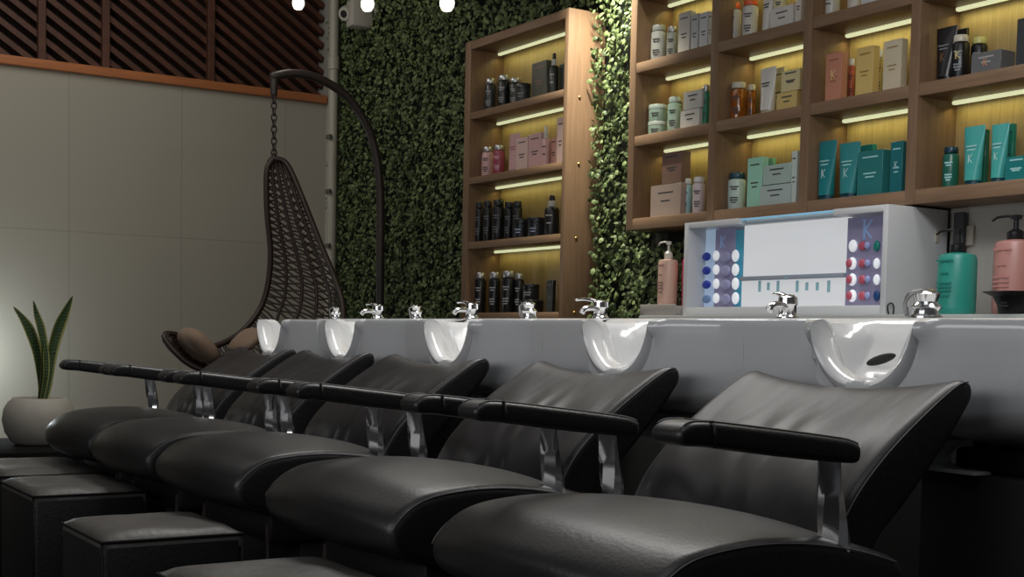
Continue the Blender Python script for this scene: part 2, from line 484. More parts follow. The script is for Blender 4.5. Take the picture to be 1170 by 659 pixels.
SILVER = (190, 190, 190)
c = [z+TC+H for z in cz]           # shelf tops in the cabinet (0 = top panel)
G1 = 'dark bottles on the top cabinet shelf'
BLK, DG = (22, 23, 25), (38, 42, 42)
WT = (205, 205, 200)
TX = (150, 150, 150)
product('bottle', 555, 566.5, 88, c[1], (45, 52, 54), SILVER, 'dark silver-capped bottle standing leftmost on the top shelf of the narrow cabinet', textcol=TX)
product('bottle', 569.5, 583, 83.5, c[1], BLK, SILVER, 'taller black bottle second from the left on the top cabinet shelf', textcol=TX)
product('bottle', 583, 596, 87, c[1], BLK, SILVER, 'black bottle with a silver cap just left of the squat dark jar, top cabinet shelf', Y=3.18, textcol=TX)
product('jar', 590, 606, 93, c[1], (52, 56, 56), (40, 42, 42), 'squat dark jar in front of the bottles on the top cabinet shelf', Y=3.115, textcol=TX)
product('box', 608, 624.5, 70.5, c[1], (84, 86, 78), None, 'square dark grey-green carton in the middle of the top cabinet shelf', textcol=(150, 110, 100), depth=.07)
product('spray', 628.5, 638.5, 58.5, c[1], (40, 43, 42), (30, 30, 30), 'slim dark spray bottle with a white collar near the right of the top cabinet shelf', textcol=TX)
product('box', 639, 645.5, 73, c[1], (60, 66, 58), None, 'narrow dark green carton at the right end of the top cabinet shelf', Y=3.19, depth=.03)
PK, LPK = (205, 165, 165), (215, 185, 178)
product('bottle', 551.5, 563.4, 166.5, c[2], PK, SILVER, 'pale pink bottle with silver cap, leftmost on the pink shelf of the cabinet')
product('bottle', 564.7, 576.5, 164.5, c[2], (150, 62, 84), SILVER, 'deep raspberry bottle with silver cap on the second cabinet shelf', textcol=(210, 170, 180))
product('tube', 577.5, 590, 152, c[2], PK, WT, 'light pink squeeze tube right of the raspberry bottle', textcol=(170, 100, 110))
product('box', 590, 603, 157, c[2], LPK, None, 'pale pink carton between the pink tube and the larger pink carton', depth=.05)
product('box', 604, 618.5, 152.5, c[2], PK, None, 'larger pink carton in the centre of the second cabinet shelf', depth=.05)
product('spray', 619.5, 629, 142.5, c[2], PK, WT, 'slim pink spray bottle with a tall white top on the second cabinet shelf')
product('box', 629.5, 636, 157, c[2], (196, 150, 140), None, 'small dusky pink carton behind the slim spray bottle', Y=3.19, depth=.03)
product('box', 636.6, 644.5, 134, c[2], LPK, None, 'tall narrow pink carton at the right end of the second cabinet shelf', depth=.03)
for i, (a, b, y_, yy, lb) in enumerate(((543, 552.5, 230, 3.14, 'black can at the left end of the third cabinet shelf'), (553, 562.5, 228.5, 3.14, 'black can second from the left on the third cabinet shelf'),
        (563.5, 576, 227, 3.14, 'thick black can third from the left on the third cabinet shelf'), (577, 587, 230, 3.17, 'black can fourth from the left, set back on the third cabinet shelf'), (586.5, 596.5, 229, 3.18, 'black can standing behind the low jars on the third cabinet shelf'))):
    product('bottle', a, b, y_, c[3], BLK, (35, 37, 40), lb, Y=yy, textcol=(110, 112, 118))
product('jar', 587.7, 603.6, 248.5, c[3], (30, 34, 42), (26, 28, 32), 'low black jar in the middle of the third cabinet shelf, left of its twin', Y=3.12, textcol=(150, 160, 190))
product('jar', 604, 622, 247, c[3], (30, 34, 42), (26, 28, 32), 'low black jar beside the black spray bottle on the third cabinet shelf', Y=3.13, textcol=(150, 160, 190))
product('spray', 623.5, 638.8, 221, c[3], BLK, BLK, 'square-shouldered black spray bottle with white collar on the third cabinet shelf', textcol=TX)
for i, (a, b, y_, yy, lb) in enumerate(((543.7, 555, 311, 3.14, 'black bottle with silver band and cap, leftmost on the bottom cabinet shelf'), (559.5, 571.5, 310.5, 3.14, 'second black silver-capped bottle on the bottom cabinet shelf'),
        (574.5, 588.3, 309, 3.14, 'widest black silver-capped bottle, third on the bottom cabinet shelf'), (588.6, 598.5, 312, 3.18, 'black silver-capped bottle half behind the stacked jars on the bottom cabinet shelf'))):
    t = product('bottle', a, b, y_, c[4], BLK, SILVER, lb, Y=yy, textcol=(185, 185, 185))
zj = onY(606, 342, 3.13).z
product('jar', 594.5, 620, 342, c[4], BLK, (20, 20, 22), 'wide black jar at the base of the stack on the bottom cabinet shelf', Y=3.12, textcol=TX)
product('jar', 598, 615.7, 324, c[4], (30, 32, 34), BLK, 'smaller black jar resting on the wide black jar, bottom cabinet shelf', Y=3.135, textcol=TX, zb=zj+.001)
product('box', 624.4, 631.7, 320, c[4], BLK, None, 'thin black upright carton right of the stacked jars', textcol=(90, 90, 90), depth=.03)

b = [z+T+H for z in bz]           # board tops of the big unit
rA, rB, rC = b[2], b[1], b[0]
# column 1
product('bottle', 744.6, 762, 26, rA, (172, 174, 170), (165, 168, 165), 'stout pale grey bottle at the far left of the upper shelf row')
product('bottle', 762.5, 775, 28.5, rA, (140, 145, 142), SILVER, 'narrower grey bottle right of the stout pale grey bottle', Y=3.17)
product('box', 775.5, 788.6, 13.7, rA, (175, 172, 166), None, 'silvery white carton beside the two grey bottles', depth=.05)
product('box', 790, 798, 16, rA, (165, 168, 170), None, 'thin silver carton, left of two in the upper left compartment', depth=.04)
product('box', 799.5, 809, 14, rA, (185, 188, 190), None, 'thin bright white carton in the upper left compartment', depth=.04)
product('box', 809.8, 813.8, 13, rA, (190, 186, 170), None, 'very narrow cream carton against the divider, upper left compartment', depth=.04)
PG = (150, 172, 158)
zj = onY(752, 136.6, 3.14).z
product('jar', 740.7, 763, 136.6, rB, PG, (178, 190, 182), 'pale green jar at the bottom of the stack in the middle left compartment', Y=3.14)
product('jar', 741.5, 763.5, 117.3, rB, PG, (178, 190, 182), 'pale green jar stacked on top of the other pale green jar', Y=3.14, zb=zj+.001)
product('bottle', 763.5, 779.5, 109, rB, PG, (178, 190, 182), 'pale green bottle right of the stacked pale green jars', Y=3.15)
zj = onY(788, 125, 3.14).z
product('box', 777.5, 799, 125, rB, (196, 192, 186), None, 'white carton under another white carton, middle left compartment', Y=3.135, depth=.08)
product('box', 781, 802, 103.6, rB, (190, 188, 182), None, 'white carton resting on the lower white carton, middle left compartment', Y=3.14, depth=.07, zb=zj+.001)
product('bottle', 802.8, 811.8, 96, rB, (48, 128, 100), SILVER, 'emerald green bottle with silver shoulders beside the divider', Y=3.15)
zj = onY(760, 210.5, 3.14).z
product('box', 743.7, 778, 210.5, rC, (158, 140, 130), None, 'wide taupe carton at the lower left of the grid shelving', Y=3.135, depth=.1)
product('box', 756.7, 779, 173.5, rC, (118, 92, 82), None, 'brown carton resting on the wide taupe carton', Y=3.14, depth=.08, zb=zj+.001)
product('bottle', 778.6, 791.5, 203, rC, (140, 176, 182), (196, 200, 200), 'pale aqua bottle right of the wide taupe carton')
product('bottle', 792, 806.8, 201, rC, (190, 176, 180), (200, 196, 196), 'pale mauve bottle beside the pale aqua bottle')
# column 2
OR = (226, 98, 50)
product('bottle', 828.4, 847.8, 0, rA, (196, 192, 184), OR, 'white bottle with orange cap, left of the pair in the top row')
product('bottle', 849, 867, -4, rA, (196, 192, 184), OR, 'white bottle with orange cap, right of the pair in the top row')
product('tube', 867.5, 880, -14, rA, (206, 202, 196), OR, 'white squeeze tube standing on an orange cap')
zj = onY(893, 7.5, 3.14).z
product('box', 880.5, 906, 7.5, rA, (204, 200, 194), None, 'low white carton in the top row beside the orange capped tube', Y=3.135, depth=.08)
product('jar', 884, 900, -7, rA, (196, 186, 150), (150, 140, 90), 'cream-coloured jar resting on the low white carton', Y=3.15, zb=zj+.001)
product('box', 909.5, 916, -14, rA, (206, 196, 186), None, 'slim white carton against the divider in the top row', Y=3.14, depth=.04)
product('amber', 835, 853.5, 92, rB, (140, 78, 20), (196, 190, 176), 'amber glass bottle with white cap, larger and leftmost of the two')
product('amber', 854.3, 864, 95.5, rB, (140, 78, 20), (190, 184, 170), 'smaller amber bottle half behind the white tube', Y=3.2)
product('tube', 864, 882, 76, rB, (206, 202, 194), (190, 180, 150), 'white squeeze tube right of the amber bottles', Y=3.125)
product('box', 884, 896, 77, rB, (200, 190, 140), None, 'tall pale yellow carton behind the stacked yellow cartons', Y=3.21, depth=.03)
zj = onY(899, 105, 3.14).z
product('box', 887.6, 910.4, 105, rB, (205, 180, 116), None, 'yellow carton at the bottom of the stack near the divider', Y=3.135, depth=.07)
product('box', 893, 914, 79.7, rB, (210, 196, 150), None, 'pale yellow carton on top of the yellow carton stack', Y=3.14, depth=.06, zb=zj+.001)
MN = (150, 200, 178)
product('bottle', 832.5, 853, 195.6, rC, (178, 196, 190), (30, 66, 80), 'white-green bottle with dark teal cap in the lower middle compartment')
product('box', 854.5, 871.5, 180, rC, MN, None, 'tall mint green carton right of the dark-capped bottle', Y=3.14, depth=.05)
product('box', 872.5, 883, 181, rC, (110, 175, 140), None, 'green carton behind the stacked pale cartons', Y=3.22, depth=.03)
zj = onY(884, 211, 3.14).z
product('box', 868.5, 903, 211, rC, (166, 180, 176), None, 'pale grey-green carton at the bottom of the lower middle stack', Y=3.132, depth=.09)
product('box', 872, 903.6, 187.5, rC, (160, 178, 170), None, 'pale grey-green carton on top in the lower middle stack', Y=3.135, depth=.08, zb=zj+.001)
product('box', 904.8, 911, 172.5, rC, (190, 200, 194), None, 'slim white carton against the divider in the lower row', Y=3.14, depth=.04)
# column 3
product('bottle', 941.6, 962, -60, rA, (190, 186, 178), WT, 'white bottle at the left of the top right-hand compartment')
product('tube', 964.4, 982, -58, rA, (200, 190, 180), OR, 'white tube with orange base in the top right-hand compartment')
product('box', 984.5, 1011, -20, rA, (204, 204, 204), None, 'white carton in the top right-hand compartment', Y=3.14, depth=.06)
GD = (210, 180, 120)
product('box', 944, 962, 60.5, rB, (192, 132, 108), None, 'tall salmon pink carton printed with a gold letter K', Y=3.13, depth=.05, K=(225, 200, 140), textcol=(150, 100, 80))
product('box', 978.7, 998.6, 53.5, rB, (206, 178, 110), None, 'tall yellow carton between the salmon and cream cartons', Y=3.13, depth=.05, textcol=(150, 120, 60))
product('box', 1010, 1030.5, 45.5, rB, (200, 186, 160), None, 'tall cream carton at the right of the three tall cartons', Y=3.13, depth=.05, textcol=(150, 130, 90))
product('bottle', 970, 977.5, 66, rB, (180, 90, 70), WT, 'small white-capped bottle tucked behind between salmon and yellow cartons', Y=3.21)
product('bottle', 1003, 1009.5, 56, rB, (190, 170, 110), WT, 'small white-capped bottle tucked behind between yellow and cream cartons', Y=3.21)
TL, TL2 = (30, 118, 122), (48, 128, 130)
LT = (150, 200, 200)
product('tube', 930, 951, 160, rC, TL, (16, 66, 80), 'deep teal tube, leftmost in the teal compartment', Y=3.13, K=(190, 215, 215), textcol=LT)
product('tube', 954, 978, 162, rC, TL2, (16, 66, 80), 'wider teal tube, second in the teal compartment', Y=3.13, K=(170, 205, 205), textcol=LT)
product('box', 978.5, 997, 165.5, rC, (36, 120, 108), None, 'dark teal carton set back behind the square teal carton', Y=3.21, depth=.04)
product('box', 980.5, 1009, 172, rC, (44, 112, 112), None, 'square teal carton with pale print', Y=3.13, depth=.07, textcol=LT)
product('box', 1018, 1032, 161.5, rC, (34, 104, 110), None, 'narrow dark teal carton against the divider', Y=3.15, depth=.05, textcol=LT, K=(170, 200, 200))
# column 4
product('tube', 1065, 1088.5, 29.6, rB, (16, 16, 18), BLK, 'tall black tube leftmost in the black product compartment', Y=3.13, K=(120, 90, 60), textcol=(110, 115, 120))
product('box', 1089, 1105, 33, rB, (20, 20, 22), None, 'black carton hidden behind the gold-printed black bottle', Y=3.23, depth=.02)
product('bottle', 1088, 1108.5, 38, rB, (18, 18, 20), (196, 190, 170), 'black bottle with gold letter and pale cap beside the black tube', Y=3.14, K=(215, 195, 130), textcol=(120, 125, 130))
product('bottle', 1110, 1129, 40.5, rB, (18, 20, 26), (200, 196, 120), 'black bottle with pale gold cap behind the letter-printed carton', Y=3.19, textcol=(110, 110, 110))
product('box', 1110, 1144, 59, rB, (98, 98, 98), None, 'wide charcoal carton printed with a copper letter K', Y=3.115, depth=.11, K=(190, 140, 110), textcol=(150, 150, 150))
product('box', 1162.5, 1176, 20.5, rB, (52, 55, 58), None, 'tall dark grey carton at the right edge of the black product compartment', Y=3.15, depth=.05)
product('bottle', 1078, 1096.5, 166.5, rC, (26, 92, 78), (16, 50, 66), 'dark green bottle with navy cap, leftmost in the lower right compartment', Y=3.16, textcol=LT)
product('tube', 1096.5, 1120.5, 143, rC, (66, 158, 152), (16, 66, 80), 'light teal tube in the lower right compartment, left of its twin', Y=3.13, textcol=LT, K=(190, 225, 220))
product('box', 1120.8, 1127, 148, rC, (26, 92, 72), None, 'dark green carton wedged between the two light teal tubes', Y=3.17, depth=.03)
product('tube', 1127.7, 1148, 140.5, rC, (66, 158, 152), (16, 66, 80), 'light teal tube in the lower right compartment, right of its twin', Y=3.13, textcol=LT, K=(190, 225, 220))
product('box', 1148.5, 1158, 141.5, rC, (36, 124, 106), None, 'tall teal carton right of the light teal tubes', Y=3.19, depth=.03)
product('box', 1149, 1174, 178.5, rC, (32, 116, 116), None, 'low teal carton at the right end of the lower row', Y=3.125, depth=.05, textcol=LT)

# ================================================================== BACK COUNTER, KIOSK, PUMP BOTTLES
ct = .088
cb = thing('back_counter', 'long pale counter under the wall shelves carrying the kiosk and pump bottles', 'counter', (-2.5, 2.98, 0))
P0('worktop', -3.74, -1.3, 2.95, 3.275, ct-.03+H, ct+H, PANWHITE, cb, .004)
P0('cabinet_body', -3.70, -1.34, 2.99, 3.27, 0, ct-.03+H, BLACK, cb, .003)
P0('leg_plinth', -3.70, -1.34, 2.985, 2.99, 0, .1, PLINTH, cb, .001)
rs_ = thing('riser_block', 'low grey tray block under the pink pump bottle left of the kiosk', 'tray', (-3.665, 3.0, ct+H))
box('tray', -.098, .098, -.02, .12, .001, .034, mat('grey_block', (158, 152, 146), .5), rs_, .003)
box('tray_lip', -.098, .098, -.026, -.02, .001, .04, mat('grey_block', (158, 152, 146), .5), rs_, .002)

def pump_bottle(x, y, z, r, hb, ht, col, pumpcol, label, lab=None, square=False, aim=-1):
    t = thing('pump_bottle', label, 'bottle', (x, y, z))
    b_ = pm(col, .35)
    lathe('body', [(.0001, 0), (r*.93, 0), (r*.99, .006), (r, .02), (r*.99, hb-r*.35), (r*.9, hb-r*.12), (r*.62, hb-.002), (r*.36, hb)], b_, t, 32)
    pmx = pm(pumpcol, .35)
    pu = lathe('pump_collar', [(r*.38, hb-.001), (r*.42, hb+.002), (r*.42, hb+.02), (r*.2, hb+.028), (r*.13, hb+.03), (r*.13, ht-.012), (r*.26, ht-.011), (r*.3, ht), (.0001, ht+.001)], pmx, t, 20)
    tubes('pump_spout', [([(0, 0, ht-.004), (aim*r*.5, -.004, ht-.001), (aim*r*1.0, -.008, ht-.003), (aim*r*1.25, -.01, ht-.012)], .0036, False)], pmx, t)
    bars('printed_text', t, 0, -r*1.0, [(hb*.86, 1.1), (hb*.66, .5), (hb*.5, .9), (hb*.44, .9), (hb*.38, .9), (hb*.3, .7)], r, pm(lab or tuple(int(v*.75) for v in col), .5))
    return t
zc = ct+H
p = onY(1091.5, 363, 3.03); q = onY(1091, 289, 3.03); tq = onY(1091, 262, 3.03)
pump_bottle(p.x, 3.03, zc, .0535, q.z-zc, tq.z-zc, (44, 140, 126), (18, 20, 22), 'teal pump bottle with black pump standing right of the kiosk', (30, 120, 110))
p = onY(1147, 340, 3.10); q = onY(1147, 273, 3.10); tq = onY(1147, 245, 3.10)
pump_bottle(p.x, 3.14, zc, .056, q.z-zc, tq.z-zc, (176, 126, 118), (18, 18, 20), 'pale pink pump bottle with black pump standing behind the black bowl', (190, 130, 126))
p = onY(1176, 340, 3.12); tq = onY(1174, 254, 3.12)
pump_bottle(p.x+.04, 3.17, zc, .05, q.z-zc-.02, tq.z-zc, (180, 124, 92), (18, 18, 20), 'peach pump bottle cut off by the right edge of the picture')
zr = ct+H+.035
p = onY(761, 350, 3.05); q = onY(761, 296, 3.05); tq = onY(761, 276, 3.05)
pump_bottle(p.x, 3.055, zr, .036, q.z-zr, tq.z-zr, (196, 160, 144), (200, 196, 188), 'beige-pink bottle with white pump left of the kiosk')
p = onY(775, 350, 3.05); q = onY(776, 293, 3.05); tq = onY(776, 280, 3.05)
t = thing('shampoo_bottle', 'magenta bottle squeezed between the beige pump bottle and the kiosk', 'bottle', (p.x+.002, 3.09, zr))
lathe('body', [(.0001, 0), (.021, 0), (.022, .004), (.022, q.z-zr-.012), (.015, q.z-zr)], pm((168, 44, 84), .3), t)
lathe('cap', [(.0145, q.z-zr-.001), (.0145, q.z-zr+.02), (.012, q.z-zr+.022), (.0001, q.z-zr+.022)], pm(WT, .3), t)

# black tint bowl
p = onY(1157, 362, 2.99)
bw = thing('tint_bowl', 'black flared tint bowl on the counter in front of the pink pump bottle', 'bowl', (p.x, 3.02, zc))
hb = onY(1120, 334, 2.99).z-zc
lathe('bowl', [(.0001, 0), (.052, 0), (.055, .004), (.058, hb*.4), (.07, hb*.8), (.095, hb*.98), (.098, hb), (.094, hb), (.066, hb*.8), (.052, hb*.4), (.05, .01), (.0001, .008)], BLACK, bw, 36)
bars('printed_text', bw, -.005, -.062, [(.022, 1), (.03, .7)], .03, pm((60, 60, 60), .5))

# kiosk (light box with colour samples)
KY = 3.0
KX0, KX1 = onY(781, 300, KY).x, onY(1013, 300, KY).x
KZ0, KZ1 = ct+H+.001, .409+H
kz = lambda z: z-KZ0
kk = thing('colour_kiosk', 'white illuminated hair colour kiosk with glowing centre screen on the back counter', 'kiosk', (KX0, KY, KZ0))
Wk, Hk, Dk = KX1-KX0, KZ1-KZ0, .262
def kx(px, py=300): return onY(px, py, KY+.055).x-KX0
def k0(px, py=300): return onY(px, py, KY).x-KX0
kb = bmesh.new()
addbox(kb, 0, .022, 0, Dk, 0, Hk, .002)                  # left cheek
addbox(kb, Wk-.02, Wk, 0, Dk, 0, Hk, .002)              # right cheek
addbox(kb, .022, Wk-.02, 0, Dk, 0, .028, .002)          # bottom
addbox(kb, .022, k0(842), 0, Dk, Hk-.02, Hk, .002)       # top left
addbox(kb, k0(950), Wk-.02, 0, Dk, Hk-.02, Hk, .002)    # top right
addbox(kb, k0(842), k0(950), .035, Dk, Hk-.02, Hk, .002)
addbox(kb, .022, Wk-.02, Dk-.02, Dk, .028, Hk-.02)
cs = frombm('cabinet_shell', kb, KWHITE, kk); autosmooth(cs)
SCR = mat('lit_screen', (110, 112, 116), .4, emit=.50, ecol=(.96, .98, 1))
CY = mat('cyan_glow', (120, 170, 200), .5, emit=.30, ecol=(.35, .75, 1))
PUR = mat('mauve_panel', (132, 126, 152), .4, emit=.06, ecol=(.6, .6, 1))
PALEB = mat('pale_blue_panel', (168, 186, 214), .4, emit=.24, ecol=(.6, .8, 1))
TEALP = mat('teal_panel', (50, 130, 160), .4, emit=.08, ecol=(.2, .8, 1))
sx0, sx1 = kx(848), kx(966)
o = box('screen', sx0, sx1, .06, .08, kz(onY(905, 314, KY+.055).z), Hk-.012, SCR, kk, .002); o['label'] = 'glowing white screen'
zt = onY(905, 319, KY+.055).z-KZ0
o = box('lower_screen', sx0, sx1, .055, .08, .03, zt, SCR, kk, .002); o['label'] = 'lower glowing panel with small teal marks'
box('screen_ledge', sx0, sx1, .045, .08, zt, kz(onY(905, 314, KY+.055).z), mat('ledge_grey', (150, 158, 170), .4), kk, .001)
MK = mat('teal_mark', (120, 160, 170), .5, emit=.12, ecol=(.5, .8, .85))
for px, hh in ((869, 1), (879, .7), (890, 1), (912, 1), (923, .7), (935, .7), (948, 1)):
    a = kx(px); zz = kz(onY(px, 327, KY+.055).z)
    box('screen_mark', a-.006, a+.006, .0535, .0552, zz-.018*hh, zz+.018*hh, MK, kk)
a = kx(902); zz = kz(onY(902, 317.5, KY+.055).z)
box('screen_mark', a-.008, a+.008, .0425, .0448, zz-.002, zz+.002, MK, kk)
# glowing slits along the top and the inner left edge
o = box('light_strip', k0(842), k0(950), .012, .03, Hk-.006, Hk-.001, CY, kk, .001); o['label'] = 'cyan glowing slit along the top'
o = box('light_strip', kx(795), kx(798), .05, .055, .03, Hk-.03, mat('cyan_white', (220, 240, 245), .4, emit=.55, ecol=(.8, 1, 1)), kk); o['label'] = 'pale glowing strip in the left bay'
box('left_bay_back', .022, kx(813), .08, .09, .028, Hk-.02, PALEB, kk)
lp = box('sample_panel', kx(813), kx(835), .07, .08, .03, Hk-.022, PUR, kk, .001); lp['label'] = 'mauve sample panel with letter K in the left bay'
box('teal_panel', kx(835), kx(847), .075, .085, .03, Hk-.03, TEALP, kk)
rp = box('sample_panel', kx(967), Wk-.02, .055, .075, .03, Hk-.024, PUR, kk, .001); rp['label'] = 'mauve sample panel with letter K in the right bay'
KB = mat('logo_blue', (120, 150, 200), .4, emit=.12, ecol=(.5, .7, 1))
letterK('logo_letter', kk, kx(822), .069, kz(onY(822, 276, KY+.055).z), .040, KB)
letterK('logo_letter', kk, kx(991), .054, kz(onY(991, 262, KY+.055).z), .060, KB)
def swatch(px, py, rw, rh, colr, e=.0, y=.05, par=kk):
    a = kx(px, py); zz = kz(onY(px, py, KY+.055).z)
    V_, F_ = lathe_data([(.0001, -.5), (.6, -.45), (.92, -.25), (1, 0), (.92, .25), (.6, .45), (.0001, .5)], 14)
    m = mat('swatch_%d_%d_%d' % colr, colr, .3, emit=e, ecol=tuple((v/255)**2.2 for v in colr))
    o = link('colour_sample', [(v[0]*rw, v[2]*.012, v[1]*rh) for v in V_], F_, m, par, True)
    o.location = (a, y, zz)
WH, PNK, BL, TQ = (225, 228, 232), (190, 90, 108), (40, 60, 160), (30, 130, 120)
MB = (24, 66, 120)
for r_, py in enumerate((293, 309, 325, 341.5)):
    swatch(806, py, .0215, .015, BL if r_ < 3 else (110, 140, 180), .06, .06)
    swatch(817, py-1, .016, .018, WH, .45, .06)
    swatch(828, py, .024, .018, (150, 150, 185), .1, .06)
    swatch(839, py-1, .017, .021, WH, .45, .06)
for r_, py in enumerate((281, 301, 319.5, 338)):
    swatch(975 if r_ else 976, py, .0165, .0195, WH, .4, .05)
    if r_: swatch(973, py, .012, .014, PNK, .03, .044)
    swatch(986.5, py, .015, .014, PNK, .03, .05)
    swatch(993.5, py-.5, .010, .011, (150, 160, 205), .1, .046)
    swatch(1003, py, .012, .0165, (TQ, WH, WH, MB)[r_], .04 if r_ in (0, 3) else .4, .05)
# small switch plate and hook on the right flank
box('side_plate', Wk, Wk+.003, onX(1071, 263, KX1).y-KY-.01, onX(1071, 263, KX1).y-KY+.008, Hk-.10, Hk-.062, mat('plate_cream', (176, 170, 156), .5), kk, .001)
tubes('cable_loop', [(crom([(Wk+.006, .01, .002), (Wk+.006, .004, .026), (Wk+.008, .018, .034), (Wk+.006, .03, .024), (Wk+.006, .03, .002)], 5), .0022, False)], BLACK, kk)
# wall fitting right of the kiosk
p = onY(1105, 269, 3.27)
tag(box('socket_plate', p.x-.018, p.x+.018, 3.272, 3.284, p.z-.03, p.z+.03, mat('plate_cream', (176, 170, 156), .5), None, .003),
    'small cream socket plate on the pale wall between teal and pink pump bottles', 'socket')
dk = thing('gap_shade_strip', 'dark grey upright strip standing in for the shaded gap between the kiosk and the pale wall', 'upright_strip', (onY(1089, 300, 3.24).x, 3.262, zc))
box('upright_strip', -.018, .018, -.006, .012, .0, .312, mat('gap_shade', (70, 72, 76), .5), dk, .002)  # dark strip put in for the shade of the narrow gap

# ================================================================== BACKWASH BASINS
CX = [-1.46, -2.10, -2.77, -3.36, -3.87]
seam = [-1.10, -1.80, -2.455, -3.09, -3.645, -4.075]
def sstep(a, b, x):
    t = min(1, max(0, (x-a)/(b-a))); return t*t*(3-2*t)
def basin(i):
    x1, x0, cx = seam[i]-.0001, seam[i+1]+.0001, CX[i]
    hw = .105 if i < 3 else .095
    ZR = .0405          # rim height relative to camera
    xs = set([x0, x1])
    for k in range(61): xs.add(cx+hw*math.sin(-PI/2+PI*k/60))
    x = x0
    while x < x1:
        if abs(x-cx) > hw+.003: xs.add(x)
        x += .009 if abs(x-cx) > .2 else .005
    xs = sorted(v for v in xs if x0 <= v <= x1); N = len(xs)-1
    V, Fc = [], []; n = None
    for x in xs:
        dx = x-cx; u = abs(dx)/hw
        notch = .094*(1-u**2.3)**.62 if u < 1 else 0
        def bul(z):
            e = .152-.35*max(0, ZR-.02-z)
            return .055*((1-sstep(e-.022, e, -dx)) if dx < 0 else (1-sstep(.10, .27, dx)))
        bw_ = (1-sstep(.17, .235, abs(dx)))
        zr = ZR-notch
        roll = .016*(1-sstep(hw*.95, hw*1.35, abs(dx)))
        zbot = -.120-.014*(1-sstep(.1, .25, abs(dx)))
        yf = 1.665-bul(zr)
        db = .115*bw_
        def zz(f):
            z = (ZR-.003)-db*f
            return min(z, zr-.016) if bw_ > .05 else z
        pr = [(1.90, zbot-.03), (1.78, zbot-.028), (1.735, zbot-.012), (1.695-bul(zbot), zbot+.004), (1.673-bul(zbot), zbot+.028)]
        for q_ in (.33, .66):
            z_ = (zbot+.05)*(1-q_)+(zr-.034)*q_; pr.append((1.666-bul(z_), z_))
        pr += [(1.665-bul(zr-.034), zr-.034), (yf-roll*.8, zr-.024), (yf-roll, zr-.013), (yf-roll*.7, zr-.004), (yf+.002, zr), (yf+.012, zr+.001), (yf+.022, zr-.004),
               (yf+.032, zr-.014 if bw_ > .05 else zr-.004), (yf+.07, zz(.8)), (1.72, zz(.98)), (1.77, zz(.9)), (1.80, zz(.62)), (1.82, zz(.3)), (1.835, ZR-.003-db*.05), (1.845, ZR+.004), (1.86, ZR+.0088), (1.945, ZR+.0088), (1.965, ZR+.004), (1.97, ZR-.01), (1.97, -.1)]
        n = len(pr)
        V += [(x-cx, a-1.6, z_) for a, z_ in pr]
    for k in range(N):
        for j in range(n):
            a, b_ = k*n+j, k*n+(j+1) % n; Fc.append((a, a+n, b_+n, b_))
    Fc.append(tuple(range(n))); Fc.append(tuple(N*n+j for j in range(n))[::-1])
    bm = bmesh.new(); bv = [bm.verts.new(v) for v in V]
    for f in Fc: bm.faces.new([bv[k] for k in f])
    bmesh.ops.triangulate(bm, faces=[f for f in bm.faces if len(f.verts) > 4])
    LB = ['white ceramic backwash basin behind the nearest recliner, at the right end of the row', 'white ceramic backwash basin behind the second recliner from the camera',
          'white ceramic backwash basin in the middle of the row', 'white ceramic backwash basin second from the far end', 'white ceramic backwash basin at the far end by the hanging chair']
    t = thing('backwash_basin', LB[i], 'basin', (cx, 1.6, H), 'backwash basins in one continuous row')
    o = autosmooth(frombm('bowl', bm, CERAM, t), 45)
    # drain grate seen low inside the bowl
    V_, F_ = lathe_data([(.0001, -.001), (.04, 0), (.046, .003), (.042, .006), (.02, .005), (.0001, .004)], 24)
    g = link('drain_trap', V_, F_, RUBBER, t, True); g.location = (-.02, .15, -.074)
    d_ = onY(1002, 410.5, 1.775)
    V_, F_ = lathe_data([(.0001, 0), (.9, 0), (1, .5), (.9, 1), (.0001, 1.2)], 24)
    if i == 0:
        o2 = link('overflow_cover', [(v[0]*.034, -v[2]*.004, v[1]*.0085) for v in V_], F_, RUBBER, t, True); o2.location = (d_.x-cx, .187, d_.z-H); o2.rotation_euler = (0, -.25, 0)
    xr = x1-cx-.002
    box('under_tray', .085, xr, .13, .34, -.196, -.158, BLACK, t, .006)
    box('pedestal', .045, xr, .10, .42, -H+.001, -.1965, PLINTH, t, .004)
    bm = bmesh.new()
    prf = [(-.145, -.02, .115), (-.158, -.02, .092), (-.172, -.02, .080), (-.184, -.02, .082), (-.190, -.02, .10), (-.191, -.02, .155), (-.1960, -.02, .158)]
    ring = [[bm.verts.new((xa, .085, z_)), bm.verts.new((xb, .085, z_)), bm.verts.new((xb, .127, z_)), bm.verts.new((xa, .127, z_))] for z_, xa, xb in prf]
    for a, b_ in zip(ring, ring[1:]):
        for k in range(4): bm.faces.new((a[k], a[(k+1) % 4], b_[(k+1) % 4], b_[k]))
    bm.faces.new(ring[0]); bm.faces.new(ring[-1][::-1])
    autosmooth(frombm('support_bracket', bm, PANWHITE, t))
    return t
basins = [basin(i) for i in range(5)]

